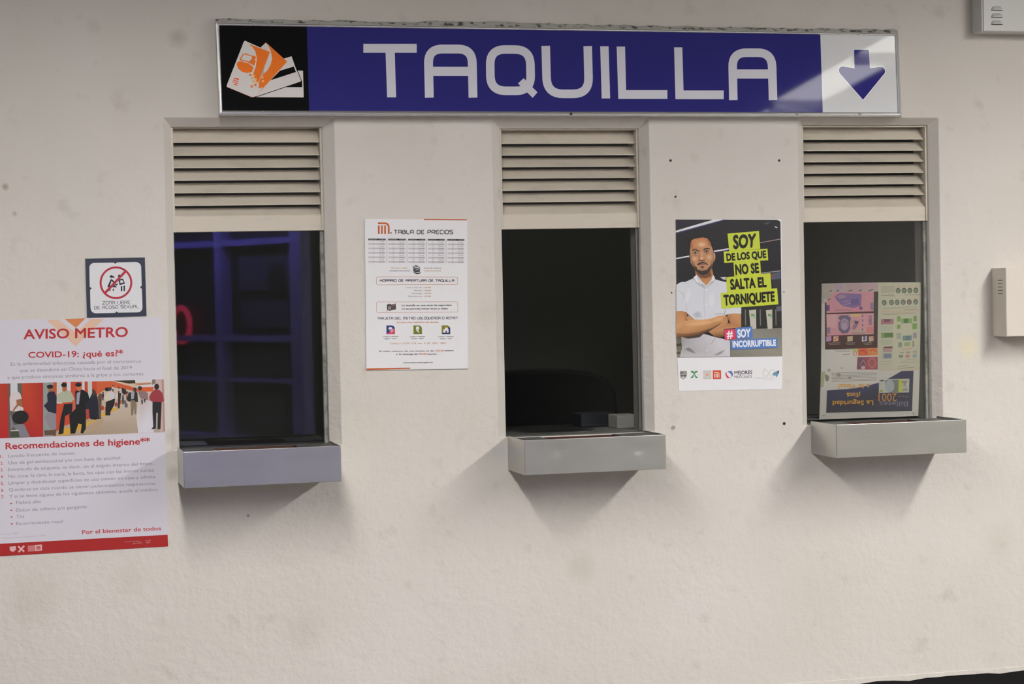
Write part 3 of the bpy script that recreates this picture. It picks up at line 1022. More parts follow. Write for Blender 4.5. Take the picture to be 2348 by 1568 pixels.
def harassment_sign():
    z = zoom(180, 580, .10204)
    P = z((150, 125), (1492, 100), (1530, 1412), (192, 1452))
    t = empty('safety_sign', U(266, 724), 'small square navy-edged sign with red crossed-out circle above the health notice', 'sign')
    sheet('board', P, -.0005, .004, (52, 56, 72), SATIN, t)
    y = -.0047
    a = Art(y)
    inner = [(340, 220), (785, 212), (826, 242), (866, 210), (1290, 200)]
    pts = [(245, 320), (262, 268), (300, 236), (340, 222)]+[(785, 214), (828, 243), (868, 211)]+[(1300, 202), (1355, 222), (1395, 262), (1408, 310)]+[(1420, 735), (1378, 770), (1424, 806)]+[(1438, 1225), (1425, 1280), (1390, 1318), (1345, 1334)]+[(888, 1340), (856, 1310), (822, 1345)]+[(375, 1355), (320, 1335), (285, 1295), (270, 1240)]+[(260, 830), (298, 792), (252, 760)]
    a.poly(z(pts), (216, 216, 220))
    a.build('white_panel', SATIN, t)
    a = Art(y-.0001)
    N = (40, 44, 58)
    a.poly(z((695, 520), (735, 495), (790, 520), (820, 560), (760, 550), (745, 562), (710, 550)), N)
    a.ribbon(z((740, 590), (685, 755), (830, 755), (770, 700), (800, 650), (740, 600)), 3.0, N)
    a.ribbon(z((735, 600), (660, 760)), 2.6, N, lift=False)
    a.ribbon(z((745, 600), (800, 680), (850, 720), (880, 690)), 2.6, N, lift=False)
    a.ellipse(*z((915, 515)), 3.0, 3.0, N)
    a.poly(z((890, 590), (1000, 575), (1045, 690), (925, 722)), N)
    a.poly(z((935, 620), (985, 610), (1012, 660), (945, 680)), (216, 216, 220))
    a.poly(z((950, 750), (985, 742), (985, 858), (950, 860)), N, lift=False)
    a.poly(z((1012, 735), (1045, 728), (1045, 852), (1012, 858)), N, lift=False)
    a.poly(z((690, 800), (722, 795), (718, 850), (690, 852)), N, lift=False)
    a.poly(z((768, 805), (796, 802), (794, 848), (768, 850)), N, lift=False)
    a.build('figures', SATIN, t)
    a = Art(y-.0004)
    p = z((842, 668))
    a.ring(p[0], p[1], 345*.10204, 4.6, (172, 42, 58))
    a.poly(z((1030, 400), (1075, 432), (625, 910), (580, 875)), (172, 50, 62))
    a.build('ban_ring', SATIN, t)
    a = Art(y-.0001)
    a.techno('ZONA LIBRE', z((540, 1163)), z((1165, 1143)), 7.6, 1.15, (90, 88, 100), gap=.34)
    a.techno('DE ACOSO SEXUAL', z((358, 1262)), z((1350, 1232)), 6.6, 1.15, (90, 88, 100), gap=.34)
    a.build('caption', SATIN, t)


harassment_sign()


def health_notice():
    z, w = zoom(0, 720, .18493), zoom(0, 990, .19130)
    P = [(-28, 734.6), (371, 725.5), (385.5, 1252.5), (-16, 1276)]
    t = empty('health_notice', U(180, 1262), 'large white health notice with red bottom band and crowd photo at far left', 'poster')
    sheet('sheet', P, -.0005, .0012, (206, 202, 212), PAPER, t)
    y = -.0018
    RD, GY, LV = (176, 44, 48), (134, 130, 144), (206, 202, 212)
    a = Art(y)
    a.poly(z((575, 72), (720, 66), (940, 235), (1125, 60), (1292, 56), (935, 402)), (216, 182, 160))
    a.poly(z((800, 60), (1060, 52), (942, 172)), (206, 128, 78))
    a.build('chevron', PAPER, t)
    a = Art(y-.0002)
    a.text_quad('AVISO METRO', z((290, 192)), z((1588, 158)), z((1585, 284)), z((292, 313)), RD, .022)
    a.build('title', PAPER, t)
    a = Art(y-.0002)
    a.text_quad('COVID-19: ¿qué es?*', z((350, 470)), z((1525, 443)), z((1525, 522)), z((352, 543)), RD, .018)
    a.build('question_heading', PAPER, t)
    a = Art(y); a.lift()
    a.text('Es la enfermedad infecciosa causada por el coronavirus', z((132, 640)), z((1748, 602)), 7.6, GY)
    a.text('que se descubrió en China hacia el final de 2019', z((248, 718)), z((1635, 682)), 7.6, GY)
    a.text('y que produce síntomas similares a la gripe y tos comunes.', z((90, 806)), z((1790, 758)), 7.6, GY)
    a.build('intro_text', PAPER, t)
    # the photograph of a platform crowd
    a = Art(y-.0002, step=2e-5)
    A, B = zoom(0, 860, .09565), zoom(190, 860, .09565)
    def top(x): return 879.6-.0247*x
    def bot(x): return 1004.8-.0375*x
    def strip(x0, x1, c): a.poly([(x0, top(x0)), (x1, top(x1)), (x1, bot(x1)), (x0, bot(x0))], c)
    strip(-26, 377, [(196, 178, 160), (206, 190, 176), (176, 160, 142), (150, 125, 100)])
    strip(-26, 20, [(178, 62, 40), (170, 58, 40), (176, 40, 42), (170, 40, 42)])
    strip(20, 50, (92, 92, 84))
    a.poly([(24, top(24)), (40, top(40)), (41, 930), (24, 930)], (200, 202, 208))
    strip(50, 99, [(190, 72, 42), (165, 48, 40), (170, 40, 40), (160, 38, 38)])
    strip(99, 132, (140, 150, 146))
    strip(122, 128, (188, 84, 50))
    a.poly([(128, top(128)), (222, top(222)), (222, 975), (128, bot(128))], (190, 72, 46))
    a.poly([(130, top(130)), (143, top(143)), (143, 925), (130, 925)], (196, 198, 190))
    a.poly([(153, top(153)), (162, top(162)), (162, 900), (153, 900)], (200, 202, 208))
    a.poly([(188, top(188)), (194, top(194)), (194, 915), (188, 915)], (196, 198, 204))
    a.poly([(201, top(201)), (211, top(211)), (211, 915), (202, 915)], (186, 196, 188))
    # receding carriages and roof
    a.poly(B((330, 150), (700, 140), (1050, 240), (1330, 330), (1500, 330), (1420, 420), (980, 330), (760, 300), (560, 330), (330, 480)), (196, 92, 54))
    a.poly(B((690, 140), (760, 132), (1100, 205), (1340, 260), (1340, 290), (1050, 245)), (206, 178, 160))
    a.poly(B((720, 132), (1250, 120), (1260, 190), (1120, 205)), (60, 50, 30))
    a.poly(B((1250, 122), (1660, 108), (1650, 160), (1260, 180)), (210, 206, 210))
    a.poly(B((1180, 205), (1640, 180), (1640, 215), (1340, 235)), (176, 120, 90))
    a.poly(B((1340, 240), (1700, 225), (1700, 280), (1400, 290)), (206, 202, 206))
    a.poly(B((1400, 290), (1700, 280), (1680, 390), (1440, 400)), (206, 92, 50))
    a.poly(B((1660, 105), (1740, 102), (1740, 200), (1660, 230)), (120, 112, 112))
    a.poly(B((1740, 105), (1940, 95), (1975, 1350), (1850, 1360)), (192, 168, 162))
    a.poly(B((1890, 110), (1935, 105), (1970, 1350), (1925, 1352)), (172, 136, 132))
    # yellow edge line and floor
    a.poly([(128, bot(128)), (128, 990), (150, 975), (200, 962), (222, 950), (240, 962), (222, 985), (200, 992)], (176, 152, 128))
    a.poly(B((-100, 1330), (60, 1180), (290, 1050), (450, 920), (700, 800), (840, 780), (830, 825), (640, 910), (330, 1070), (120, 1200), (-60, 1400)), (206, 168, 66))
    a.poly(A((1380, 1430), (1540, 1280), (1690, 1250), (1980, 1100), (2080, 1070), (2080, 1190), (1700, 1400), (1580, 1440)), (204, 158, 58))
    a.poly(B((1275, 1000), (1300, 800), (1340, 620), (1440, 560), (1640, 560), (1700, 640), (1690, 900), (1700, 1372), (1330, 1388)), [(196, 186, 184), (200, 190, 190), (196, 184, 182), (190, 176, 172), (196, 184, 180), (206, 200, 206), (206, 204, 212), (206, 204, 214), (206, 204, 214)])
    for i in range(9):
        a.ribbon(B((120-10*i, 1180+24*i), (1300, 1010+40*i)), .35, (160, 140, 122), lift=(i == 0))
    # people
    BKc, DKB = (30, 30, 34), (38, 40, 58)
    def figure(P_, pts, c): a.poly(P_(pts), c)
    figure(A, [(230, 560), (260, 430), (330, 380), (430, 390), (490, 450), (520, 560), (520, 650), (440, 720), (560, 780), (560, 850), (330, 870), (240, 850)], (206, 196, 196))
    figure(A, [(390, 590), (520, 570), (540, 740), (430, 740), (330, 860), (290, 860), (400, 700)], (150, 96, 70))
    figure(A, [(240, 900), (330, 1200), (480, 1170), (580, 1180), (720, 1480), (480, 1485), (330, 1230), (250, 1320)], (126, 124, 134))
    a.poly(A((250, 1330), (440, 1320), (470, 1480), (250, 1490)), (70, 76, 60)); a.poly(A((250, 1320), (450, 1310), (450, 1340), (255, 1345)), (200, 200, 190))
    a.ellipse(*A((490, 1010)), 19, 15.5, (36, 34, 34), -.2)
    figure(A, [(1130, 460), (1180, 390), (1300, 390), (1360, 520), (1350, 920), (1160, 880), (1050, 730), (1140, 640)], DKB)
    a.ellipse(*A((1215, 310)), 7, 8.5, (150, 100, 70)); a.ellipse(*A((1200, 275)), 7.5, 4.6, BKc)
    figure(A, [(1140, 890), (1340, 920), (1350, 1300), (1200, 1300), (1060, 1000)], (140, 132, 142))
    figure(A, [(1060, 1320), (1350, 1310), (1340, 1440), (1070, 1440)], (96, 76, 60))
    figure(A, [(1360, 470), (1480, 400), (1620, 350), (1720, 420), (1790, 580), (1720, 640), (1540, 660), (1380, 640)], (168, 172, 150))
    figure(A, [(1740, 590), (1795, 590), (1800, 880), (1740, 880)], (186, 104, 84))
    a.ellipse(*A((1550, 300)), 5.6, 9, (176, 100, 70)); a.ellipse(*A((1535, 235)), 6.6, 5.0, BKc)
    figure(A, [(1540, 690), (1740, 680), (1720, 900), (1560, 980), (1520, 1400), (1400, 1420), (1450, 1050), (1500, 850)], BKc)
    figure(A, [(1800, 400), (1850, 350), (1990, 350), (2110, 430), (2180, 700), (2160, 900), (2060, 1000), (2060, 1280), (1990, 1400), (1930, 1390), (1960, 1180), (1880, 1160), (1800, 1400), (1690, 1400), (1660, 950), (1820, 800)], (28, 28, 30))
    figure(A, [(1840, 430), (1930, 390), (1890, 700), (1830, 700)], (150, 152, 170))
    a.ellipse(*A((1895, 290)), 6.2, 9, (192, 112, 74)); a.ellipse(*A((1880, 230)), 7.2, 4.8, BKc)
    figure(B, [(140, 600), (230, 420), (260, 350), (330, 450), (370, 650), (430, 900), (440, 1040), (310, 1060), (180, 1050), (110, 900), (60, 700)], (36, 36, 50))
    figure(B, [(225, 345), (265, 330), (310, 400), (320, 480), (240, 500)], (70, 52, 44)); figure(B, [(180, 1000), (310, 1000), (330, 1060), (300, 1070), (180, 1050)], BKc)
    figure(B, [(350, 520), (400, 430), (440, 520), (450, 700), (430, 1030), (380, 1030), (370, 700)], (96, 82, 66)); figure(B, [(70, 820), (140, 810), (160, 1000), (80, 1050)], (166, 66, 60))
    for (x_, y_, c_) in ((430, 520, (120, 60, 52)), (480, 480, (52, 46, 70)), (720, 300, (206, 190, 180)), (860, 350, (196, 176, 166)), (960, 560, (90, 84, 92)), (1010, 640, (110, 104, 108)), (800, 700, (150, 70, 50)), (900, 640, (176, 96, 60)), (1060, 470, (170, 110, 100)), (1480, 520, (90, 76, 76)), (1420, 560, (150, 140, 150)), (1040, 720, (96, 92, 96)), (560, 800, (196, 110, 60)), (470, 780, (166, 66, 48))):
        k_ = .55+.45*(y_-250)/550
        figure(B, [(x_-38*k_, y_-20*k_), (x_-10*k_, y_-52*k_), (x_+20*k_, y_-50*k_), (x_+40*k_, y_-10*k_), (x_+30*k_, y_+55*k_), (x_-30*k_, y_+58*k_)], c_)
        if y_ < 620:
            figure(B, [(x_-26*k_, y_+50*k_), (x_+28*k_, y_+50*k_), (x_+20*k_, y_+170*k_), (x_-16*k_, y_+170*k_)], (62, 54, 54))
            a.ellipse(*B((x_+4, y_-78*k_)), 1.9*k_+.6, 2.4*k_+.6, (92, 66, 56))
    figure(B, [(510, 520), (590, 420), (680, 380), (740, 440), (700, 580), (640, 630), (540, 620)], (206, 196, 176))
    figure(B, [(640, 400), (700, 375), (770, 480), (740, 570), (670, 570)], (196, 194, 210))
    a.ellipse(*B((580, 340)), 5, 4.4, BKc); a.ellipse(*B((645, 330)), 4.4, 4, (60, 58, 66))
    figure(B, [(550, 640), (660, 600), (770, 560), (760, 700), (660, 880), (660, 960), (540, 960)], (40, 36, 36))
    figure(B, [(790, 450), (840, 430), (850, 560), (800, 580)], (210, 208, 200)); figure(B, [(840, 430), (920, 430), (900, 600), (880, 800), (840, 790)], (56, 44, 44))
    figure(B, [(930, 300), (1020, 330), (1060, 420), (1000, 470), (940, 420)], (50, 44, 50))
    figure(B, [(1090, 420), (1260, 370), (1310, 430), (1320, 640), (1240, 640), (1070, 620)], (44, 44, 48))
    figure(B, [(1150, 400), (1240, 390), (1220, 570), (1160, 580)], (156, 156, 158))
    figure(B, [(1150, 600), (1240, 600), (1290, 700), (1280, 930), (1240, 930), (1230, 760), (1200, 960), (1160, 960)], (128, 112, 92))
    a.ellipse(*B((1250, 345)), 4, 4.6, (70, 56, 50)); a.ellipse(*B((1370, 310)), 4.5, 4.5, (50, 46, 48))
    figure(B, [(1330, 400), (1440, 370), (1560, 430), (1560, 600), (1380, 540)], (136, 112, 112))
    figure(B, [(1590, 520), (1640, 420), (1720, 350), (1830, 350), (1910, 430), (1945, 620), (1880, 650), (1680, 640), (1600, 600)], (150, 58, 66))
    a.ellipse(*B((1770, 275)), 5.4, 6.6, (44, 38, 38))
    figure(B, [(1670, 640), (1890, 640), (1880, 900), (1860, 1290), (1790, 1300), (1800, 900), (1760, 900), (1750, 1280), (1640, 1300), (1690, 1230), (1670, 900)], (38, 38, 44))
    a.build('crowd_photo', PAPER, t)
    a = Art(y-.0002)
    a.text_quad('Recomendaciones de higiene**', w((65, 132)), w((1798, 70)), w((1798, 148)), w((68, 210)), RD, .02)
    a.build('subheading', PAPER, t)
    a = Art(y); a.lift()
    LN = [('Lavado frecuente de manos.', 100, 308, 905, 270), ('Uso de gel antibacterial y/o con base de alcohol.', 100, 390, 1455, 328),
          ('Estornudo de etiqueta, es decir, en el ángulo interno del brazo.', 100, 470, 1842, 396), ('No tocar la cara, la nariz, la boca, los ojos con las manos sucias.', 102, 552, 1852, 474),
          ('Limpiar y desinfectar superficies de uso común en casa y oficina.', 104, 632, 1872, 554), ('Quedarse en casa cuando se tienen padecimientos respiratorios.', 108, 712, 1874, 634),
          ('Y si se tiene alguno de los siguientes síntomas, acudir al médico:', 112, 792, 1896, 708),
          ('Fiebre alta', 196, 866, 490, 852), ('Dolor de cabeza y/o garganta', 192, 958, 1042, 914), ('Tos', 198, 1032, 290, 1030), ('Escurrimiento nasal', 196, 1118, 752, 1090)]
    for s, x0, y0, x1, y1 in LN:
        a.text(s, w((x0, y0)), w((x1, y1)), 7.2, GY)
    for i in range(7):
        a.text('%d.' % (i+1), w((4+i*2, 314+i*80.5)), w((36+i*2.2, 312+i*80.5)), 7.0, (190, 80, 90), .02)
    for i in range(4):
        p = w((133+i*3, 858+i*81.5)); a.ellipse(p[0], p[1], 2.6, 1.3, (190, 70, 78), lift=False)
    a.build('advice_text', PAPER, t)
    a = Art(y)
    a.text('*Fuente: OMS', w((5, 1236)), w((215, 1226)), 3.6, (170, 164, 176))
    a.text('**Fuente: Secretaría de Salud de la CDMX', w((10, 1285)), w((552, 1250)), 3.6, (170, 164, 176))
    a.build('source_text', PAPER, t)
    a = Art(y-.0002)
    a.text('Por el bienestar de todos', w((985, 1226)), w((1930, 1178)), 9.2, (186, 56, 66), .012, True)
    a.build('motto', PAPER, t)
    a = Art(y)
    a.poly([(-18, 1247.5), (384.4, 1225.8), (385.5, 1252.5), (-16, 1276)], (164, 40, 40))
    a.build('bottom_band', PAPER, t)
    a = Art(y-.0002)
    b = zoom(0, 1220, .17036)
    PK = (216, 172, 172)
    a.poly(b((130, 195), (212, 188), (215, 235), (175, 268), (132, 245)), PK)
    a.ribbon(b((245, 190), (325, 262)), 4, PK); a.ribbon(b((325, 182), (250, 268)), 4, PK)
    a.poly(b((372, 182), (462, 176), (464, 256), (376, 262)), (196, 120, 118))
    a.poly(b((466, 172), (565, 165), (566, 246), (470, 254)), PK); a.poly(b((488, 190), (545, 186), (546, 232), (490, 236)), (190, 100, 98))
    a.build('emblems', PAPER, t)
    a = Art(y-.0002)
    a.text('www.metro.cdmx.gob.mx', b((1680, 138)), b((1890, 124)), 2.0, PK); a.text('@MetroCDMX', b((1790, 160)), b((1910, 148)), 2.0, PK)
    a.text('MetroCDMX', b((1955, 124)), b((2030, 116)), 2.0, PK); a.text('2020', b((1965, 150)), b((2022, 142)), 2.2, PK)
    a.build('contact_text', PAPER, t)


health_notice()


def man_poster():
    z, q = zoom(1530, 490, .13395), zoom(1530, 690, .1403)
    F, B = zoom(1540, 530, .0829), zoom(1540, 640, .11478)
    t = empty('man_poster', U(1675, 892), 'dark poster of a man with folded arms and yellow caption boxes beside right window', 'poster')
    P = [(1549, 503), (1792, 502.5), (1794, 820), (1793.5, 892), (1557, 896.5), (1553, 822)]
    sheet('sheet', P, -.0005, .0012, (226, 225, 229), SATIN, t)
    y = -.0018
    a = Art(y)
    ph = [z((143, 99)), z((1880, 106)), z((1925, 125)), z((1938, 150)), q((1880, 905)), q((164, 925))]
    a.poly(ph, (30, 29, 34))
    a.poly(z((145, 100), (770, 100), (145, 290)), (36, 32, 46))
    a.poly(z((145, 290), (790, 100), (960, 100), (145, 322)), (222, 218, 222)); a.poly(z((145, 322), (960, 100), (1020, 100), (145, 342)), (62, 60, 112))
    a.poly(z((145, 757), (375, 715), (375, 738), (145, 778)), (220, 216, 226))
    a.poly(z((800, 632), (1060, 588), (1060, 612), (800, 656)), (220, 216, 226)); a.poly(z((800, 657), (1060, 613), (1060, 628), (800, 670)), (56, 50, 100))
    a.poly(z((1590, 489), (1938, 425), (1938, 440), (1590, 503)), (156, 136, 128))
    a.poly(z((1640, 160), (1780, 135), (1700, 190)), (72, 72, 76)); a.poly(z((1840, 212), (1888, 232), (1878, 248), (1838, 230)), (210, 210, 214))
    a.poly(z((1600, 1010), (1938, 968), (1940, 985), (1600, 1028)), (140, 138, 150))
    a.poly(z((1770, 1030), (1940, 990), (1943, 1110), (1785, 1130)), (76, 84, 104)); a.poly(z((1780, 1040), (1830, 1010), (1820, 1110), (1785, 1110)), (120, 76, 72))
    a.poly(z((1790, 1130), (1943, 1110), (1950, 1560), (1900, 1560)), (46, 46, 50))
    a.poly(z((905, 1085), (1000, 1080), (1010, 1130), (960, 1125)), (190, 190, 200))
    # station floor and gates behind him
    a.poly(q((1215, 100), (1862, 60), (1872, 470), (1215, 480)), (42, 42, 40))
    a.poly(q((1000, 470), (1872, 440), (1879, 905), (1000, 912)), [(138, 136, 126), (120, 118, 110), (142, 138, 126), (120, 118, 108)])
    a.poly(q((1780, 90), (1862, 80), (1866, 160), (1790, 170)), (92, 92, 104))
    for x0, x1 in ((1335, 1452), (1612, 1716)):
        a.poly(q((x0, 150), (x1, 138), (x1+3, 452), (x0+30, 458)), (184, 182, 170))
        a.poly(q((x0+35, 215), (x0+75, 212), (x0+72, 250), (x0+35, 252)), (110, 140, 60)); a.poly(q((x0+68, 235), (x0+95, 200), (x0+100, 275), (x0+72, 270)), (120, 165, 150), lift=False)
    for x in (1268, 1510, 1765):
        a.poly(q((x, 140), (x+16, 138), (x+20, 400), (x+6, 402)), (118, 118, 110), lift=False)
    a.poly(q((150, 590), (240, 585), (225, 915), (164, 922)), [(96, 92, 84), (84, 80, 74), (132, 126, 108), (120, 116, 100)])
    a.poly(q((150, 700), (235, 690), (230, 735), (152, 745)), (62, 60, 56)); a.poly(q((155, 840), (215, 835), (214, 860), (158, 866)), (70, 68, 60))
    a.build('photo_background', SATIN, t)
    # the man
    a = Art(y-.0006)
    SH, SH2 = (206, 208, 216), (186, 187, 198)
    SK, SKd, SKl = (196, 146, 102), (152, 104, 68), (214, 168, 126)
    a.poly(F((650, 1075), (1120, 1030), (1150, 1180), (1110, 1370), (960, 1510), (890, 1500), (760, 1410), (655, 1180)), [SKd, SKd, (176, 122, 80), (190, 134, 88), (196, 140, 92), (196, 140, 92), (176, 122, 78), SKd])
    a.poly(F((665, 1100), (860, 1220), (1060, 1100), (1110, 1240), (930, 1310), (780, 1280)), (112, 74, 50))
    a.poly(F((1160, 595), (1200, 612), (1210, 730), (1188, 835), (1160, 820)), [SK, SKl, SK, SKd, SKd])
    face = [(512, 500), (520, 330), (550, 250), (640, 200), (850, 165), (980, 190), (1060, 290), (1105, 420), (1160, 560), (1172, 700), (1158, 850), (1110, 1010), (1040, 1110), (930, 1185), (820, 1190), (700, 1120), (600, 1010), (530, 880), (498, 700)]
    a.poly(F(face), (186, 136, 100))
    fc = (186, 136, 100)
    def shade(x, y, rx, ry, c, rot=0.0, inner=.15):
        q_ = F((x, y))
        a.oval(q_[0], q_[1], rx*.0829, ry*.0829, fc, c, rot, inner)
    a.soft(F((515, 480), (525, 330), (560, 250), (650, 200), (850, 168), (975, 195), (1055, 290), (1095, 420), (1090, 470), (820, 500)), [(150, 94, 56)]*3+[(168, 104, 58), (176, 108, 60), (164, 100, 58), (140, 92, 60), (150, 104, 72), fc, fc], (198, 136, 92), .6)
    shade(830, 370, 150, 95, (222, 176, 138)); shade(620, 290, 60, 70, (196, 122, 66)); shade(930, 230, 60, 40, (196, 118, 62))
    a.soft(F((505, 520), (545, 620), (590, 760), (660, 980), (560, 900), (515, 800), (497, 690)), [(140, 98, 76), fc, fc, (120, 90, 72), (96, 74, 60), (120, 92, 76), (130, 100, 82)], (158, 116, 92), .5)
    a.soft(F((1110, 520), (1165, 580), (1170, 720), (1150, 860), (1100, 960), (1085, 820), (1100, 650)), [fc, (150, 104, 76), (146, 104, 78), (130, 96, 74), (110, 84, 66), fc, fc], (172, 126, 94), .5)
    shade(640, 760, 85, 90, (212, 162, 128)); shade(1040, 720, 95, 105, (212, 166, 132)); shade(655, 660, 90, 40, (168, 118, 92)); shade(970, 620, 85, 36, (170, 120, 94))
    shade(830, 640, 40, 110, (206, 158, 122)); shade(838, 745, 60, 46, (222, 178, 146)); shade(836, 745, 22, 22, (240, 212, 188))
    shade(768, 690, 28, 110, (152, 104, 76), .12); shade(765, 545, 40, 40, (134, 82, 62)); shade(850, 1040, 120, 50, (150, 116, 90))
    a.poly(F((735, 805), (760, 785), (800, 795), (850, 802), (900, 788), (930, 795), (920, 812), (850, 838), (790, 815), (740, 830)), (104, 66, 50))
    man = a.build('man', SATIN, t)
    a = Art(y-.0011)
    hair = [(512, 520), (495, 400), (462, 320), (470, 210), (560, 105), (700, 50), (900, 35), (1050, 90), (1125, 200), (1150, 350), (1172, 590), (1140, 520), (1105, 420), (1062, 290), (980, 195), (850, 168), (640, 205), (552, 255), (522, 340)]
    a.poly(F(hair), (30, 28, 29))
    a.poly(F((530, 885), (620, 960), (690, 985), (715, 1055), (850, 1095), (980, 1060), (1045, 975), (1150, 850), (1112, 1010), (1060, 1095), (990, 1175), (880, 1220), (780, 1190), (680, 1110), (600, 1012)), [(120, 88, 70), (80, 62, 50), (72, 58, 48), (58, 50, 42), (56, 50, 42), (58, 50, 42), (80, 64, 52), (130, 96, 76), (74, 60, 50), (52, 46, 40), (48, 44, 38), (48, 44, 38), (48, 44, 38), (52, 46, 40), (74, 58, 48)])
    a.poly(F((800, 960), (890, 955), (905, 990), (850, 1018), (795, 995)), (66, 52, 42))
    a.poly(F((695, 935), (755, 865), (840, 845), (925, 858), (1005, 915), (1000, 945), (920, 895), (830, 893), (745, 940)), (64, 50, 42))
    a.poly(F((738, 938), (830, 900), (985, 908), (860, 932)), (140, 84, 72)); a.poly(F((755, 942), (860, 930), (970, 915), (885, 966), (800, 968)), (192, 134, 116))
    a.ribbon(F((735, 940), (850, 925), (985, 908)), .7, (96, 54, 48))
    a.poly(F((548, 545), (575, 508), (640, 494), (700, 505), (768, 560), (730, 555), (660, 528), (595, 535)), (46, 36, 32))
    a.poly(F((862, 525), (910, 478), (980, 462), (1040, 470), (1075, 505), (1000, 492), (935, 508), (890, 535)), (46, 36, 32))
    for (ex, ey) in ((655, 598), (968, 562)):
        a.ellipse(*F((ex, ey)), 6.4, 3.2, (128, 92, 74), -.08); a.ellipse(*F((ex, ey)), 4.6, 1.9, (176, 152, 136), -.08); a.ellipse(*F((ex, ey-2)), 2.1, 2.0, (44, 34, 30))
        a.ribbon(F((ex-78, ey+2), (ex-30, ey-26), (ex+30, ey-28), (ex+75, ey-5)), .9, (58, 42, 36))
    a.build('hair_and_features', SATIN, man)
    a = Art(y-.0016)
    # shirt
    a.poly(B((95, 115), (150, 75), (210, 55), (275, 54), (340, 25), (440, -20), (530, -60), (600, 40), (690, 130), (760, 80), (830, -70), (870, 0), (930, 22), (1090, 60), (1210, 200), (1390, 560), (1392, 690), (1240, 682), (1110, 702), (1060, 722), (930, 745), (800, 785), (640, 806), (460, 806), (330, 700), (300, 662), (95, 640)), SH)
    a.poly(B((420, -15), (500, -70), (540, -40), (560, 70), (690, 165), (660, 195), (520, 110)), (176, 180, 194)); a.poly(B((800, -60), (850, -60), (870, 10), (830, 80), (720, 160), (690, 165), (740, 100), (820, 20)), (180, 184, 198))
    a.poly(B((440, -40), (500, -90), (540, 30), (620, 110), (600, 120), (500, 60)), (222, 222, 228)); a.poly(B((830, -90), (868, -20), (800, 70), (720, 130), (700, 120), (790, 20)), (222, 222, 228))
    a.ribbon(B((535, 60), (600, 105), (660, 130)), .9, (60, 64, 80)); a.ribbon(B((720, 105), (790, 70), (820, 40)), .9, (60, 64, 80))
    a.ribbon(B((650, 190), (645, 500), (665, 790)), 1.0, (182, 184, 196)); a.ribbon(B((220, 260), (270, 420), (310, 640)), 1.6, SH2); a.ribbon(B((130, 220), (240, 300)), 1.2, SH2)
    a.soft(B((400, 700), (480, 630), (580, 640), (640, 770), (470, 795)), SH, (178, 180, 190)); a.ribbon(B((860, 700), (960, 690), (1060, 700), (1070, 600)), 1.0, (110, 110, 126))
    a.ellipse(*B((690, 205)), 1.5, 1.5, (232, 230, 224)); a.ellipse(*B((696, 510)), 1.5, 1.5, (236, 234, 234))
    a.poly(B((190, 1150), (640, 1090), (880, 1160), (1030, 1190), (1168, 1230), (1166, 1545), (160, 1556), (205, 1380)), [(150, 146, 146), (190, 188, 194), (200, 198, 204), (150, 146, 148), (196, 194, 200), (200, 198, 204), (186, 184, 188), (160, 158, 160)])
    a.soft(B((200, 1380), (330, 1325), (440, 1400), (530, 1500), (420, 1490), (250, 1415)), (186, 184, 190), (128, 124, 124)); a.ribbon(B((790, 1300), (870, 1170)), 1.4, (150, 148, 154)); a.soft(B((800, 1530), (980, 1430), (1100, 1390), (1010, 1490), (900, 1540)), (192, 190, 196), (148, 144, 146)); a.oval(*B((330, 330)), 7, 20, SH, (214, 216, 222), .2); a.oval(*B((800, 420)), 9, 22, SH, (214, 216, 222), 0)
    a.ribbon(B((680, 1260), (660, 1540)), .9, (168, 166, 172)); a.ellipse(*B((708, 1422)), 1.6, 1.4, (222, 206, 204)); a.poly(B((200, 1150), (340, 1140), (640, 1090), (560, 1160), (330, 1190)), (66, 56, 50))
    a.build('shirt', SATIN, man)
    a = Art(y-.0020)
    # folded arms
    a.poly(B((95, 640), (200, 634), (300, 660), (318, 690), (290, 820), (240, 860), (95, 980)), [(188, 134, 90), (186, 132, 88), (158, 104, 66), (150, 98, 62), (160, 108, 68), (196, 144, 98), (200, 148, 102)])
    a.poly(B((300, 760), (340, 720), (450, 800), (380, 830), (300, 810)), (190, 140, 98))
    a.poly(B((1110, 702), (1240, 684), (1388, 690), (1392, 960), (1290, 972), (1040, 1000), (1045, 1140), (960, 1170), (850, 1140), (740, 1050), (980, 890), (1180, 880), (1125, 790)), [(176, 124, 82), (196, 146, 102), (192, 140, 96), (176, 122, 78), (196, 146, 102), (190, 140, 96), (120, 80, 52), (90, 60, 40), (130, 88, 58), (180, 132, 90), (206, 156, 112), (170, 118, 80), (150, 100, 66)])
    a.poly(B((95, 940), (280, 825), (460, 806), (640, 806), (800, 780), (950, 725), (1080, 722), (1125, 780), (1120, 870), (1040, 905), (980, 890), (860, 965), (680, 1072), (520, 1122), (330, 1145), (100, 1160)), [(206, 154, 106), (200, 150, 104), (208, 160, 114), (212, 164, 118), (208, 158, 112), (204, 154, 108), (200, 148, 100), (176, 124, 82), (188, 136, 92), (196, 144, 100), (170, 120, 78), (190, 140, 96), (160, 112, 72), (150, 104, 66), (150, 104, 66), (168, 120, 78)])
    a.poly(B((95, 1080), (330, 1085), (560, 1040), (760, 985), (960, 895), (860, 968), (680, 1074), (520, 1124), (330, 1148), (100, 1165)), [(150, 102, 64), (140, 96, 60), (150, 104, 66), (160, 112, 72), (120, 82, 54), (100, 68, 46), (80, 54, 38), (76, 52, 38), (80, 56, 42), (110, 76, 50)])
    for (ax, ay, rx, ry, cc, r_) in ((560, 880, 280, 46, (214, 166, 120), -.10), (920, 800, 120, 40, (210, 160, 116), -.3)):
        q_ = B((ax, ay)); a.oval(q_[0], q_[1], rx*.11478, ry*.11478, (205, 155, 109), cc, r_, .2)
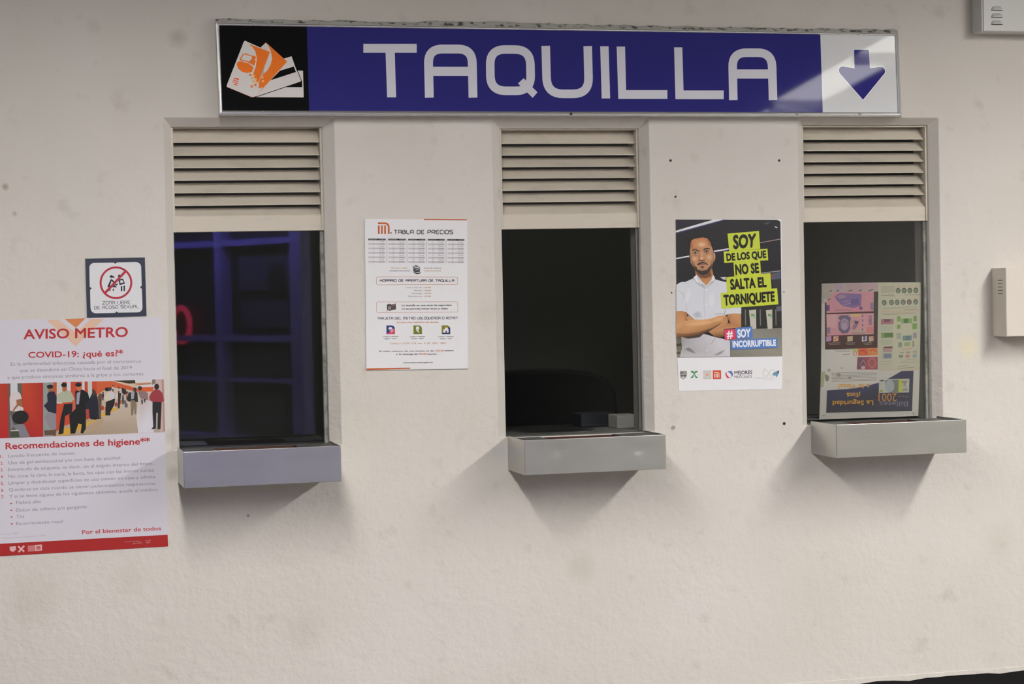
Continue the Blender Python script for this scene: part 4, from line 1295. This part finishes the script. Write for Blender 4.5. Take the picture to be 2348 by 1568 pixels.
    a.ribbon(B((1100, 725), (1128, 790), (1125, 875), (1180, 880)), 1.0, (120, 78, 54))
    a.ribbon(B((980, 893), (860, 968), (690, 1070)), 1.3, (70, 48, 36))
    a.build('folded_arms', SATIN, man)
    # caption boxes
    a = Art(y-.0023)
    YL = (192, 204, 62)
    for bx in ([(1030, 340), (1570, 295), (1592, 600), (1060, 642)], [(965, 646), (1715, 598), (1728, 795), (975, 842)], [(1133, 830), (1590, 800), (1606, 1045), (1145, 1070)], [(1010, 1086), (1765, 1015), (1785, 1292), (1022, 1345)]):
        a.poly(z(bx), YL)
    a.poly([z((915, 1356)), z((1880, 1274)), q((1816, 55)), q((888, 126))], YL)
    a.build('caption_box', SATIN, t)
    a = Art(y-.0025)
    K = (24, 24, 22)
    for s, p in (('SOY', [(1120, 365), (1525, 335), (1508, 575), (1132, 610)]), ('DE LOS QUE', [(1005, 680), (1690, 626), (1697, 757), (1018, 812)]),
                 ('NO SE', [(1158, 866), (1563, 840), (1577, 1015), (1170, 1052)]), ('SALTA EL', [(1070, 1118), (1690, 1078), (1705, 1256), (1082, 1306)]),
                 ('TORNIQUETE', [(958, 1388), (1836, 1324), (1843, 1500), (972, 1578)])):
        a.text_quad(s, *z(p), K, .05)
    a.build('caption_lettering', SATIN, t)
    a = Art(y-.0023)
    a.poly(q((925, 470), (1112, 455), (1128, 622), (940, 640)), (206, 66, 100))
    a.poly(q((1112, 440), (1390, 416), (1398, 602), (1130, 622)), (84, 122, 188))
    a.poly(q((1036, 640), (1800, 600), (1806, 764), (1045, 796)), (84, 122, 188))
    a.text_quad('#', *q([(965, 478), (1072, 470), (1076, 604), (974, 612)]), (230, 226, 230), .03)
    a.text_quad('SOY', *q([(1140, 466), (1362, 446), (1362, 588), (1150, 605)]), (226, 230, 238), .045, False)
    a.text_quad('INCORRUPTIBLE', *q([(1064, 652), (1776, 628), (1782, 735), (1070, 760)]), (226, 230, 238), .045, False)
    a.build('hashtag_box', SATIN, t)
    # row of emblems along the white foot
    a = Art(y, step=2e-5)
    L = zoom(1540, 820, .11499)
    GYs = (152, 150, 146)
    a.poly(L((165, 265), (303, 265), (306, 330), (292, 395), (232, 435), (178, 400), (163, 330)), GYs)
    for yy in (290, 345):
        a.poly(L((180, yy), (222, yy+8), (222, yy+26), (186, yy+18)), (210, 208, 206), lift=False); a.poly(L((240, yy+8), (288, yy), (284, yy+18), (240, yy+26)), (210, 208, 206), lift=False)
    a.ellipse(*L((232, 395)), 2.6, 2.2, (206, 204, 202))
    GN = (44, 136, 84)
    a.ribbon(arc_round(L((385, 285), (420, 275), (480, 385), (515, 398)), 2), 3.6, GN); a.ribbon(arc_round(L((515, 285), (480, 275), (420, 385), (385, 398)), 2), 3.6, GN)
    a.ribbon(L((425, 300), (475, 385)), .8, (200, 216, 206)); a.ribbon(L((478, 300), (425, 385)), .8, (200, 216, 206))
    for p in ((448, 245), (370, 338), (532, 338), (450, 436)): a.ellipse(*L(p), .9, .9, (180, 180, 176))
    a.ribbon(L((583, 260), (586, 420)), .5, (190, 188, 188))
    a.poly(L((630, 255), (792, 252), (795, 425), (632, 428)), (192, 190, 188))
    for r in (8, 6.3, 4.6): a.ring(*L((712, 340)), r, .6, (214, 212, 212), 24)
    a.poly(L((680, 318), (730, 312), (750, 325), (748, 355), (682, 358)), (224, 164, 130))
    a.poly(L((820, 252), (985, 250), (986, 424), (822, 426)), (204, 76, 42)); logo_m(a, L, 850, 285, 952, 395, (236, 216, 206))
    a.build('city_emblems', SATIN, t)
    a = Art(y)
    a.poly(L((1110, 272), (1195, 262), (1226, 330), (1200, 395), (1188, 330), (1150, 300)), (92, 110, 168)); a.poly(L((1068, 325), (1095, 278), (1098, 335), (1140, 385), (1192, 406), (1105, 405)), (196, 52, 76))
    a.text_quad('MEJORES', *L([(1250, 264), (1606, 254), (1606, 328), (1254, 334)]), (46, 44, 46), .02)
    a.text_quad('MEXICANOS', *L([(1252, 356), (1604, 348), (1606, 404), (1256, 410)]), (66, 64, 66), .0, False)
    a.build('campaign_emblem', SATIN, t)
    a = Art(y)
    GD = (184, 172, 140)
    a.ring(*L((1873, 308)), 6.2, .7, GD, 30, 7.4); a.ring(*L((2000, 304)), 6.2, .7, GD, 30, 7.4); a.ribbon(arc_round(L((1873, 195), (1832, 255), (1822, 310)), 4), .7, GD)
    a.poly(L((2018, 310), (2055, 285), (2140, 255), (2132, 320), (2095, 395), (2070, 355), (2010, 350)), (104, 150, 176)); a.poly(L((2110, 265), (2142, 254), (2135, 310), (2112, 320)), (40, 50, 84))
    a.text('Consejo de la Comunicación', L((1662, 414)), L((2052, 408)), 1.9, (120, 118, 120)); a.text('Voz de las Empresas', L((1810, 446)), L((2050, 442)), 1.4, (160, 158, 160))
    a.build('council_emblem', SATIN, t)


man_poster()


def banknote_leaflet():
    z, q = zoom(1860, 630, .11925), zoom(1860, 790, .11925)
    yb = .0775
    t = empty('banknote_leaflet', U(1993, 957, yb), 'upside-down leaflet about banknotes taped inside the right ticket window', 'leaflet')
    P = [z((203, 172)), z((600, 158)), z((1290, 148)), z((2115, 145)), z((2105, 720)), q((2085, 600)), q((2058, 1372)), q((700, 1420)), q((157, 1437)), q((190, 500))]
    sheet('sheet', P, yb+.0006, .0006, (186, 180, 174), PAPER, t, kk=1.6)
    y = yb-.0003
    KK = 1.65
    a = Art(y, kk=KK, step=1.5e-5)
    a.poly([q((203, 90)), q((1275, 60)), q((1275, 720)), q((300, 870)), q((180, 860))], (192, 186, 180))
    a.poly([z((1290, 150)), z((2113, 147)), q((2090, 480)), q((1280, 500))], (176, 172, 152))
    a.poly([z((205, 175)), z((1290, 152)), z((1290, 320)), z((430, 345)), z((415, 540)), z((205, 550))], (164, 152, 150))
    a.build('paper_fields', PAPER, t)
    # dark red field with two pink banknotes
    a = Art(y-.0003, kk=KK, step=1.5e-5)
    a.poly([z((262, 540)), z((1290, 320)), q((1275, 62)), q((268, 96))], (66, 36, 36))
    a.poly(z((1200, 325), (1290, 320), (1280, 900), (1205, 905)), (54, 50, 46))
    PK, PU = (186, 132, 142), (122, 98, 142)
    a.poly(z((292, 540), (430, 330), (1205, 325), (1200, 700), (295, 735)), PK)
    a.poly(z((455, 400), (560, 350), (970, 370), (960, 590), (820, 640), (600, 600), (480, 480)), PU); a.ribbon(z((470, 390), (560, 455), (660, 430), (680, 380)), 1.3, (160, 130, 150)); a.ellipse(*z((590, 410)), 8, 4.5, (150, 120, 140))
    a.ribbon(z((610, 520), (730, 500), (860, 440)), 1.2, (150, 132, 168)); a.ribbon(z((600, 580), (760, 545)), 1.2, (160, 140, 170)); a.poly(z((760, 470), (900, 440), (920, 570), (770, 590)), (104, 84, 134))
    a.poly(z((290, 580), (355, 580), (355, 690), (292, 700)), (96, 70, 118)); a.poly(z((355, 585), (400, 580), (400, 690), (355, 690)), (206, 128, 138)); a.poly(z((800, 660), (920, 600), (980, 690), (820, 705)), (204, 122, 140)); a.ellipse(*z((955, 640)), 4.2, 4.2, (104, 80, 130)); a.poly(z((1135, 540), (1195, 535), (1195, 670), (1140, 680)), (136, 108, 140))
    a.text_quad('BANCO DE MÉXICO', *z([(470, 665), (775, 660), (778, 690), (472, 692)]), (96, 80, 60), 0)
    a.poly(z((292, 760), (1205, 735), (1200, 1140), (300, 1170)), (190, 138, 146))
    a.poly(z((300, 765), (500, 755), (480, 1010), (305, 1020)), (196, 150, 156)); a.poly(z((530, 1110), (740, 1100), (700, 1150), (560, 1155)), (204, 124, 140)); a.poly(z((760, 755), (960, 750), (960, 800), (770, 805)), (190, 168, 118)); a.poly(z((770, 1060), (1050, 1040), (1050, 1130), (780, 1140)), (176, 150, 140))
    a.poly(z((520, 830), (560, 780), (700, 775), (765, 830), (745, 920), (750, 1040), (700, 1120), (600, 1130), (530, 1060), (520, 930), (555, 880)), (98, 88, 112))
    a.ellipse(*z((640, 950)), 10, 14, (140, 120, 146)); a.ellipse(*z((640, 990)), 7, 9, (160, 138, 158)); a.ribbon(arc_round(z((570, 900), (640, 840), (720, 900)), 5), 2.6, (150, 138, 160))
    a.poly(z((770, 890), (850, 875), (920, 900), (880, 1000), (830, 1060), (790, 1040), (810, 960)), (136, 106, 124)); a.poly(z((830, 885), (915, 890), (900, 940), (850, 950)), (84, 70, 90)); a.poly(z((790, 895), (830, 890), (830, 960), (800, 960)), (176, 146, 116))
    for i in range(4): a.poly(z((976, 765+i*88), (998, 770+i*88), (998, 815+i*88), (978, 808+i*88)), (104, 82, 124), lift=False)
    a.text_quad('1000', z((1170, 790)), z((1170, 965)), z((1100, 965)), z((1100, 790)), (92, 74, 112), .02)
    a.poly(z((1075, 1005), (1190, 1000), (1190, 1120), (1060, 1115)), (190, 118, 116)); a.poly(z((305, 1015), (370, 1010), (365, 1130), (305, 1135)), (130, 108, 128))
    a.text_quad('BANCO DE MÉXICO', *z([(790, 1105), (1045, 1100), (1045, 1128), (792, 1134)]), (104, 90, 84), 0)
    for (x0, x1, c) in ((290, 388, (176, 132, 168)), (425, 525, (206, 160, 140)), (695, 800, (176, 160, 130)), (975, 1070, (196, 190, 190)), (1108, 1200, (180, 150, 130))):
        a.poly(z((x0, 1185), (x1, 1172), (x1, 1270), (x0, 1285)), c)
    a.poly(z((1000, 1180), (1045, 1176), (1045, 1262), (1000, 1266)), (104, 84, 140)); a.poly(z((430, 1250), (500, 1190), (520, 1200), (450, 1270)), (206, 110, 90)); a.poly(z((1140, 1190), (1195, 1185), (1195, 1230)), (196, 110, 110))
    for i, (x0, x1) in enumerate(((320, 580), (660, 860), (1000, 1190))):
        for j in range(2): a.poly(z((x0+j*30, 1310+j*26), (x1-20, 1300+j*26), (x1-20, 1308+j*26), (x0+j*30, 1318+j*26)), (150, 138, 130), lift=False)
    a.build('banknote_picture', PAPER, t)
    # tape-covered patches along the top
    a = Art(y-.0003, kk=KK, step=1.5e-5)
    for (x0, y0, x1, y1, c) in ((225, 195, 410, 300, (160, 150, 140)), (440, 185, 610, 295, (164, 140, 156)), (660, 175, 980, 300, (168, 142, 148)), (1000, 165, 1270, 300, (172, 144, 150)), (225, 340, 405, 440, (160, 148, 136)), (240, 470, 300, 520, (176, 170, 160)), (1340, 215, 1610, 350, (164, 158, 140))):
        a.poly(z((x0, y0), (x1, y0-10), (x1-5, y1-10), (x0+5, y1)), c, lift=False)
    for (x0, y0, x1) in ((330, 305, 400), (470, 300, 540), (690, 300, 800), (900, 295, 980), (1090, 290, 1190), (310, 465, 370)):
        a.poly(z((x0, y0+10), (x1, y0-14), (x1, y0), (x0+30, y0+20)), (84, 76, 74))
    a.build('tape_patch', PAPER, t)
    # coins
    for (cx, cy) in [(1672, 305), (1785, 303), (1897, 302), (2012, 298), (1405, 535), (1543, 532), (1653, 530), (1770, 526), (1886, 524), (2008, 521)]:
        a = Art(y-.0003, kk=KK, step=1.5e-5)
        p = z((cx, cy)); a.ellipse(p[0], p[1], 5.4, 6.2, (64, 68, 60)); a.ellipse(p[0]-.2, p[1]+.3, 3.9, 4.6, (132, 136, 118) if cx != 1886 else (140, 118, 112)); a.ellipse(p[0]-.2, p[1]+.3, 2.3, 2.8, (112, 116, 104))
        a.build('coin_picture', PAPER, t)
    # right column: small notes, lines
    a = Art(y-.0003, kk=KK, step=1.5e-5)
    LNE = (140, 136, 122)
    for (x0, y0, x1, y1, c) in [(1340, 395, 1600, 405, (96, 92, 84)), (1480, 375, 1600, 385, (110, 106, 96)), (1800, 390, 2110, 380, (96, 92, 84)), (1370, 640, 2040, 610, LNE), (1370, 660, 2030, 632, LNE), (1780, 672, 2030, 662, (110, 106, 96)), (1340, 700, 2090, 690, (190, 130, 116)), (1380, 765, 2020, 745, (110, 106, 98)), (1320, 740, 2000, 725, (170, 130, 118))]:
        a.ribbon(z((x0, y0), (x1, y1)), .8, c, lift=False)
    for x in range(1650, 2060, 115): a.ribbon(z((x, 225), (x+70, 220)), .9, (196, 140, 130), lift=False)
    for x in range(1500, 2060, 115): a.ribbon(z((x, 455), (x+70, 450)), .9, (196, 140, 130), lift=False)
    GNb = (118, 142, 82)
    for (x0, y0, x1, y1, c) in [(1340, 850, 1585, 955, (152, 108, 116)), (1400, 855, 1520, 910, (104, 72, 86)), (1340, 980, 1560, 1090, (166, 168, 150)), (1345, 1115, 1580, 1215, (120, 140, 88)), (1405, 1125, 1570, 1200, (84, 108, 66)), (1340, 1245, 1560, 1350, (166, 166, 146)), (1650, 800, 1720, 900, GNb), (1730, 840, 1940, 935, (126, 150, 90)), (1780, 845, 1870, 925, (78, 108, 70)), (1965, 790, 2030, 900, (112, 140, 86)), (1650, 960, 1715, 1040, GNb), (1945, 935, 2035, 1050, (110, 146, 84)), (1760, 1170, 1935, 1265, (104, 124, 122)), (1820, 1175, 1900, 1260, (84, 110, 118)), (1640, 1120, 1730, 1240, (150, 150, 136)), (1960, 1115, 2030, 1220, (140, 130, 136)), (1675, 1300, 1745, 1395, (128, 132, 118)), (1790, 1300, 1905, 1370, (136, 148, 106)), (1950, 1275, 1975, 1390, (118, 122, 112))]:
        a.poly(z((x0, y0), (x1, y0-6), (x1, y1-6), (x0, y1)), c)
    for (x0, y0, x1, y1, c) in [(1375, 50, 1560, 150, (164, 132, 130)), (1400, 40, 1565, 72, (96, 62, 62)), (1355, 170, 1550, 275, (160, 162, 156)), (1395, 175, 1545, 265, (112, 120, 134)), (1685, 200, 1765, 255, (116, 122, 98)), (1815, 195, 1890, 255, (170, 122, 110)), (1950, 190, 2030, 250, (136, 146, 150)), (1710, 145, 1780, 165, (140, 140, 124)), (1820, 135, 1900, 165, (140, 140, 124)), (1960, 120, 2030, 160, (146, 146, 134))]:
        a.poly(q((x0, y0), (x1, y0-6), (x1, y1-6), (x0, y1)), c)
    a.ribbon(q((1740, 92), (1930, 78)), 1.0, (196, 110, 100))
    for (x0, y0, x1, y1, c) in [(1340, 330, 1540, 325, LNE), (1330, 380, 1550, 370, LNE), (1820, 290, 2030, 280, LNE), (1720, 325, 2030, 312, LNE), (1700, 350, 2020, 340, LNE), (1650, 420, 1860, 405, (104, 100, 90)), (1650, 455, 1975, 438, (104, 100, 90)), (1300, 490, 2080, 480, (196, 150, 120))]:
        a.ribbon(q((x0, y0), (x1, y1)), .8, c, lift=False)
    a.build('small_print', PAPER, t)
    # left column below the notes
    a = Art(y-.0003, kk=KK, step=1.5e-5)
    a.poly(q((905, 70), (1278, 60), (1278, 205), (905, 215)), (200, 92, 56)); a.poly(q((1080, 70), (1278, 62), (1278, 200), (1100, 205)), (206, 124, 70)); a.ribbon(q((940, 130), (1010, 110), (1060, 170)), 2.2, (170, 60, 50)); a.ribbon(q((1130, 120), (1200, 90), (1260, 140)), 2.2, (190, 80, 50))
    a.poly(q((765, 85), (905, 75), (905, 150), (800, 140)), (176, 172, 116))
    a.ring(*q((845, 175)), 4.2, 1.3, (196, 92, 76), 24); a.poly(q((770, 172), (815, 168), (815, 184)), (196, 92, 76))
    a.poly(q((890, 240), (1278, 232), (1278, 480), (875, 478)), (140, 72, 84)); a.poly(q((890, 245), (1000, 260), (1060, 350), (980, 450), (885, 470)), (110, 72, 88)); a.ellipse(*q((1170, 350)), 10, 13, (170, 96, 98)); a.ellipse(*q((1170, 350)), 6, 8, (150, 76, 84)); a.ellipse(*q((1000, 440)), 5, 4, (180, 150, 160)); a.ribbon(q((940, 400), (1000, 290), (1060, 400)), 1.0, (176, 140, 150))
    for (x0, y0, x1) in [(430, 105, 750), (480, 132, 750), (600, 190, 745)]: a.ribbon(q((x0, y0), (x1, y0-6)), 1.0, (112, 104, 100))
    for j in range(7): a.ribbon(q((380+(20 if j % 2 else 0), 548+j*27), (1268, 522+j*27)), .9, (116, 108, 104), lift=(j == 0))
    a.poly(q((185, 520), (270, 515), (240, 800), (180, 840)), (160, 158, 128)); a.poly(q((260, 590), (300, 570), (350, 620), (330, 700), (280, 700)), (126, 116, 108)); a.ellipse(*q((345, 490)), 3.8, 3.4, (150, 144, 132)); a.ellipse(*q((590, 450)), 3.2, 2.4, (164, 158, 148)); a.ellipse(*q((740, 640)), 3.2, 2.4, (128, 122, 112)); a.poly(q((480, 560), (560, 545), (570, 610), (500, 620)), (140, 132, 122))
    a.build('lower_print', PAPER, t)
    # blue field with upside-down lettering
    a = Art(y-.0003, kk=KK, step=1.5e-5)
    a.poly(q((305, 880), (690, 855), (980, 815), (1290, 735), (1500, 645), (1740, 508), (1968, 502), (1940, 1275), (288, 1312)), [(46, 46, 76), (50, 50, 86), (52, 52, 92), (54, 54, 98), (46, 46, 80), (44, 44, 74), (44, 44, 74), (42, 42, 62), (34, 34, 50)])
    a.poly(q((1305, 665), (1890, 655), (1880, 918), (1300, 930)), (172, 170, 162)); a.poly(q((1420, 690), (1480, 680), (1690, 675), (1690, 915), (1500, 925), (1425, 850)), (108, 112, 108)); a.ellipse(*q((1510, 795)), 10.5, 14.5, (150, 154, 158)); a.poly(q((1685, 670), (1755, 665), (1745, 910), (1675, 915)), (172, 176, 60)); a.poly(q((1715, 700), (1860, 690), (1790, 760)), (130, 124, 112)); a.poly(q((1755, 790), (1850, 700), (1810, 790), (1870, 830)), (140, 134, 122)); a.ribbon(q((1325, 695), (1400, 692)), 2.4, (50, 50, 48)); a.ribbon(q((1760, 855), (1850, 850)), 1.6, (60, 60, 52)); a.ribbon(q((1745, 885), (1855, 880)), 1.2, (70, 68, 60)); a.ellipse(*q((1348, 890)), 4, 2.4, (140, 138, 60))
    OR = (206, 142, 48)
    def up(s, xl, xr, ybase, ycap, c, bold=.02, dy=0):
        # rotated half a turn: baseline above, capitals hanging down, reading from right to left
        a.text_quad(s, q((xr, ycap)), q((xl, ycap+dy)), q((xl, ybase+dy)), q((xr, ybase)), c, bold)
    up('a la Vista!', 522, 1122, 758, 842, OR)
    up('¡Está', 680, 945, 925, 1010, OR)
    up('La Seguridad', 412, 1195, 1072, 1162, OR, dy=10)
    up('2001', 1295, 1645, 940, 1086, (190, 128, 50), 0)
    up('Billetes', 1312, 1862, 1092, 1188, (112, 112, 128), 0)
    up('100 pesos', 1660, 1870, 985, 1015, (140, 110, 70), 0)
    a.build('blue_field', PAPER, t)
    for p in (q((243, 1368)), q((1966, 1318))):
        MB().disc(U(p[0], p[1], y-.0006), .0022, -.0015, 10).build('pin', HOLE, t)


banknote_leaflet()

# ================================================================== boxes fixed to the wall, cut by the right edge of the photograph
def wall_box_upper():
    d = -.08
    A = U(2251, 72.5, d); x0, z0 = A.x, A.z
    x1, z1 = x0+.62, z0+.5
    t = empty('electrical_box', (x0+.3, 0, z0), 'pale grey vented metal box at the top right corner of the wall', 'box')
    MB().box(x0, x1, d, -.0005, z0, z1).build('body', BOXPAINT, t, bevel=.003)
    MB().box(x0+.006, x1-.006, d-.004, d-.0002, z0+.002, z1-.006).build('cover', BOXPAINT, t, bevel=.002)
    for (py, ) in ((20.5,), (36.7,), (52.8,)):
        c = U(2285.5, py, d-.004)
        mb = MB()
        w2, h = .026, .0165
        n = 8
        front = []
        for i in range(n+1):
            s = i/n
            front.append((c.x-w2+2*w2*s, h*(1-(2*abs(s-.5))**6)))
        vs, fs = [], []
        rows = 5
        for r in range(rows+1):
            f = r/rows
            for (x, hh) in front:
                vs.append((x, d-.0042-.009*math.sin(f*math.pi/2)*(hh/h), c.z-h*.35+hh*(1-f)))
        m_ = n+1
        for r in range(rows):
            for i in range(n):
                fs.append((r*m_+i, r*m_+i+1, (r+1)*m_+i+1, (r+1)*m_+i))
        mb.add(vs, fs)
        mb.build('vent_hood', BOXPAINT, t, smooth=True)
        MB().box(c.x-w2+.002, c.x+w2-.002, d-.0046, d-.0043, c.z-h*.35-.0012, c.z-h*.35+.003).build('vent_slot', HOLE, t)


def wall_box_side():
    d = -.115
    A, B_ = U(2305, 613.5, d), U(2309, 772, d)
    x0 = (A.x+B_.x)/2; z1 = A.z; z0 = B_.z
    x1 = x0+.34
    t = empty('service_box', (x0+.17, 0, z0), 'cream box with a slotted side fixed to the wall right of the windows', 'box')
    MB().box(x0, x1, d, -.0005, z0, z1).build('body', IVORY, t, bevel=.004, seg=3)
    for i in range(5):
        p = U(2277+8, 642.5+i*7.7, -.06)
        zc = z1-(.048+.0128*i)
        MB().box(x0-.0004, x0+.0004, -.088, -.052, zc-.0011, zc+.0011).build('slot', HOLE, t)


wall_box_upper()
wall_box_side()

# ================================================================== holes and plugs left in the wall
for (px, py, r, m, dep, label) in [
        (1537.5, 368, .0048, HOLE, -.0008, 'small screw hole up left above the man poster'),
        (1786.5, 368, .0048, HOLE, -.0008, 'small screw hole up right above the man poster'),
        (1549, 451, .0040, HOLE, -.0008, 'small screw hole just above the top left corner of the man poster'),
        (1540, 671, .0030, HOLE, -.0008, 'tiny hole beside the left edge of the man poster'),
        (1797, 669, .0038, PLUG, -.0015, 'tiny grey plug beside the right edge of the man poster'),
        (1544, 980, .0075, PLUG, -.003, 'grey plug in the wall between middle tray and man poster'),
        (1798, 971, .0058, HOLE, -.0010, 'black hole in the wall left of the right tray'),
        (2028, 128, .0030, HOLE, -.0008, None)]:
    if label:
        o = MB().disc(U(px, py, -.0001), r, dep, 12).build('wall_hole' if m is HOLE else 'wall_plug', m, loc=U(px, py, 0))
        tag(o, label, 'hole' if m is HOLE else 'wall plug', 'holes and plugs left in the wall')

# ================================================================== inside the booth
def booth_chair():
    c = U(1215, 960, 1.2)
    t = empty('office_chair', (c.x, 1.2, 0), 'dark office chair seen dimly behind the middle ticket window', 'chair')
    top = U(1240, 846, 1.2).z
    m = mat('black_upholstery', (.010, .010, .010), .7)
    pts = []
    w2 = .40
    for i in range(13):
        a = math.pi*i/12
        pts.append((c.x+w2*math.copysign(abs(math.cos(a))**.55, math.cos(a)), 1.2, top-.22+.22*math.sin(a)**.55))
    pts += [(c.x-w2*.85, 1.2, top-.72), (c.x+w2*.85, 1.2, top-.72)]
    MB().prism(pts, (0, .09, 0)).build('backrest', m, t, bevel=.02)
    MB().box(c.x-.26, c.x+.26, 1.24, 1.74, .46, .54).build('seat', m, t, bevel=.03)
    MB().tube([(c.x, 1.48, .06), (c.x, 1.48, .47)], .03).build('post', DARKSTEEL, t)
    MB().box(c.x-.03, c.x+.03, 1.27, 1.33, .44, top-.5).build('back_bar', DARKSTEEL, t)
    b = MB()
    for k in range(5):
        a = 2*math.pi*k/5
        b.tube([(c.x, 1.48, .08), (c.x+.28*math.cos(a), 1.48+.28*math.sin(a), .04)], .022, 8)
    b.build('star_base', DARKSTEEL, t)


booth_chair()
mdesk = mat('pale_carton', (.82, .79, .72), .7)
p, p2 = U(1416, 981, .22), U(1466, 951, .22)
zt = ZB
tag(MB().box(p.x, p2.x, .22, .34, zt, zt+(p2.z-p.z)+.002).build('carton', mdesk, loc=Vector((p.x, .28, zt)), bevel=.004), 'small pale carton behind the glass at lower right of the middle window', 'box')
p, p2 = U(1333, 981, .36), U(1412, 953, .36)
mtray = mat('grey_plastic', (.045, .048, .06), .5)
tag(MB().box(p.x, p2.x, .36, .50, zt, zt+.05).build('desk_tray', mtray, loc=Vector((p.x, .4, zt)), bevel=.004), 'dark grey desk tray behind the glass left of the pale carton', 'tray')


# ================================================================== lit kiosk at the far side of the hall (mirrored by the left window)
def kiosk():
    P0 = U(692, 700, 8.2)
    D = Vector((-.488, .873, 0)).normalized()

    def S(px, py):
        """where a glint in the left pane lies on the kiosk front: distance along the front, height"""
        v = U(px, py, 0)-CAM
        n = Vector((D.y, -D.x, 0))
        t = (P0-CAM).dot(n)/v.dot(n)
        q = CAM+v*t
        return (q-P0).dot(D), q.z
    R0 = Vector((P0.x, .142-P0.y, 0))
    RD = Vector((D.x, -D.y, 0))
    RN = Vector((RD.y, -RD.x, 0))            # pointing back into the kiosk
    if RN.y > 0: RN = -RN

    def W(s, d, z):
        p = R0+RD*s+RN*d
        return (p.x, p.y, z)

    def blk(mb, s0, s1, d0, d1, z0, z1):
        return mb.add([W(s, d, z) for s in (s0, s1) for d in (d0, d1) for z in (z0, z1)],
                      [(0, 1, 3, 2), (4, 6, 7, 5), (0, 4, 5, 1), (2, 3, 7, 6), (0, 2, 6, 4), (1, 5, 7, 3)])
    white = mat('kiosk_frame_violet_glow', (.20, .19, .42), .45)  # white frames with the strip's violet light tinted into their colour
    dark = mat('kiosk_dark_panel', (.02, .02, .024), .4)
    grey = mat('kiosk_grey_panel', (.06, .06, .09), .5)
    violet = mat('violet_light_strip', (.5, .5, .6), .5, emit=(.30, .27, 1.0), strength=KIOSK_POWER)
    redm = mat('red_light_ring', (.5, .05, .08), .5, emit=(1.0, .04, .10), strength=2.2)
    c = W(.9, .4, 0)
    t = empty('display_kiosk', Vector(c), 'violet-lit display kiosk seen only as a dim reflection in the left window', 'kiosk')
    sL = 2.1
    zt = S(560, 548)[1]
    blk(MB(), 0, sL, .10, .14, .05, zt+.5).build('back_panel', dark, t)
    blk(MB(), 0, sL, .0, 1.2, 0, .05).build('base', dark, t)
    # posts
    for (a, b) in ((S(690, 650)[0], S(664, 650)[0]), (S(507, 650)[0], S(492, 650)[0]), (sL-.06, sL)):
        blk(MB(), min(a, b), max(a, b), 0, .1, .05, zt+.2).build('post', white, t)
    # rails
    for (y0, y1, x) in ((548, 562, 560), (770, 783, 560), (868, 876, 560)):
        z1, z0 = S(x, y0)[1], S(x, y1)[1]
        blk(MB(), .1, sL, .01, .1, z0, z1).build('rail', white, t)
    zb = S(560, 1001)[1]
    blk(MB(), -.02, sL, -.08, .1, zb-.05, zb).build('ledge', white, t)
    # pictures behind the frames
    for (x0, x1, y0, y1) in ((648, 527, 582, 668), (640, 535, 690, 752), (640, 530, 800, 860), (630, 540, 905, 975), (480, 420, 800, 860)):
        s0, z1 = S(x0, y0); s1, z0 = S(x1, y1)
        z1b = S(x1, y0)[1]
        f = blk(MB(), s0, s1, .085, .1, z0, (z1+z1b)/2).build('picture', grey, t, bevel=.004)
        if y0 == 582:
            s_, z_ = S(616, 640)
            pts = [W(s_+.115*math.cos(2*math.pi*i/20), .083, z_+.135*math.sin(2*math.pi*i/20)) for i in range(20)]
            MB().prism(pts, RN*-.012).build('round_inset', dark, f)
    # canopy with the violet strip
    blk(MB(), -.02, sL, -.45, .12, zt+.42, zt+.5).build('canopy', dark, t)
    blk(MB(), .0, sL, -.40, -.30, zt+.395, zt+.42).build('light_strip', violet, t)
    s_, z_ = S(404, 745)
    MB().tube([W(s_+.125*math.cos(2*math.pi*i/28), .05, z_+.14*math.sin(2*math.pi*i/28)) for i in range(28)], .024, 8, True).build('red_ring', redm, t)


KIOSK_POWER = 95.0
kiosk()
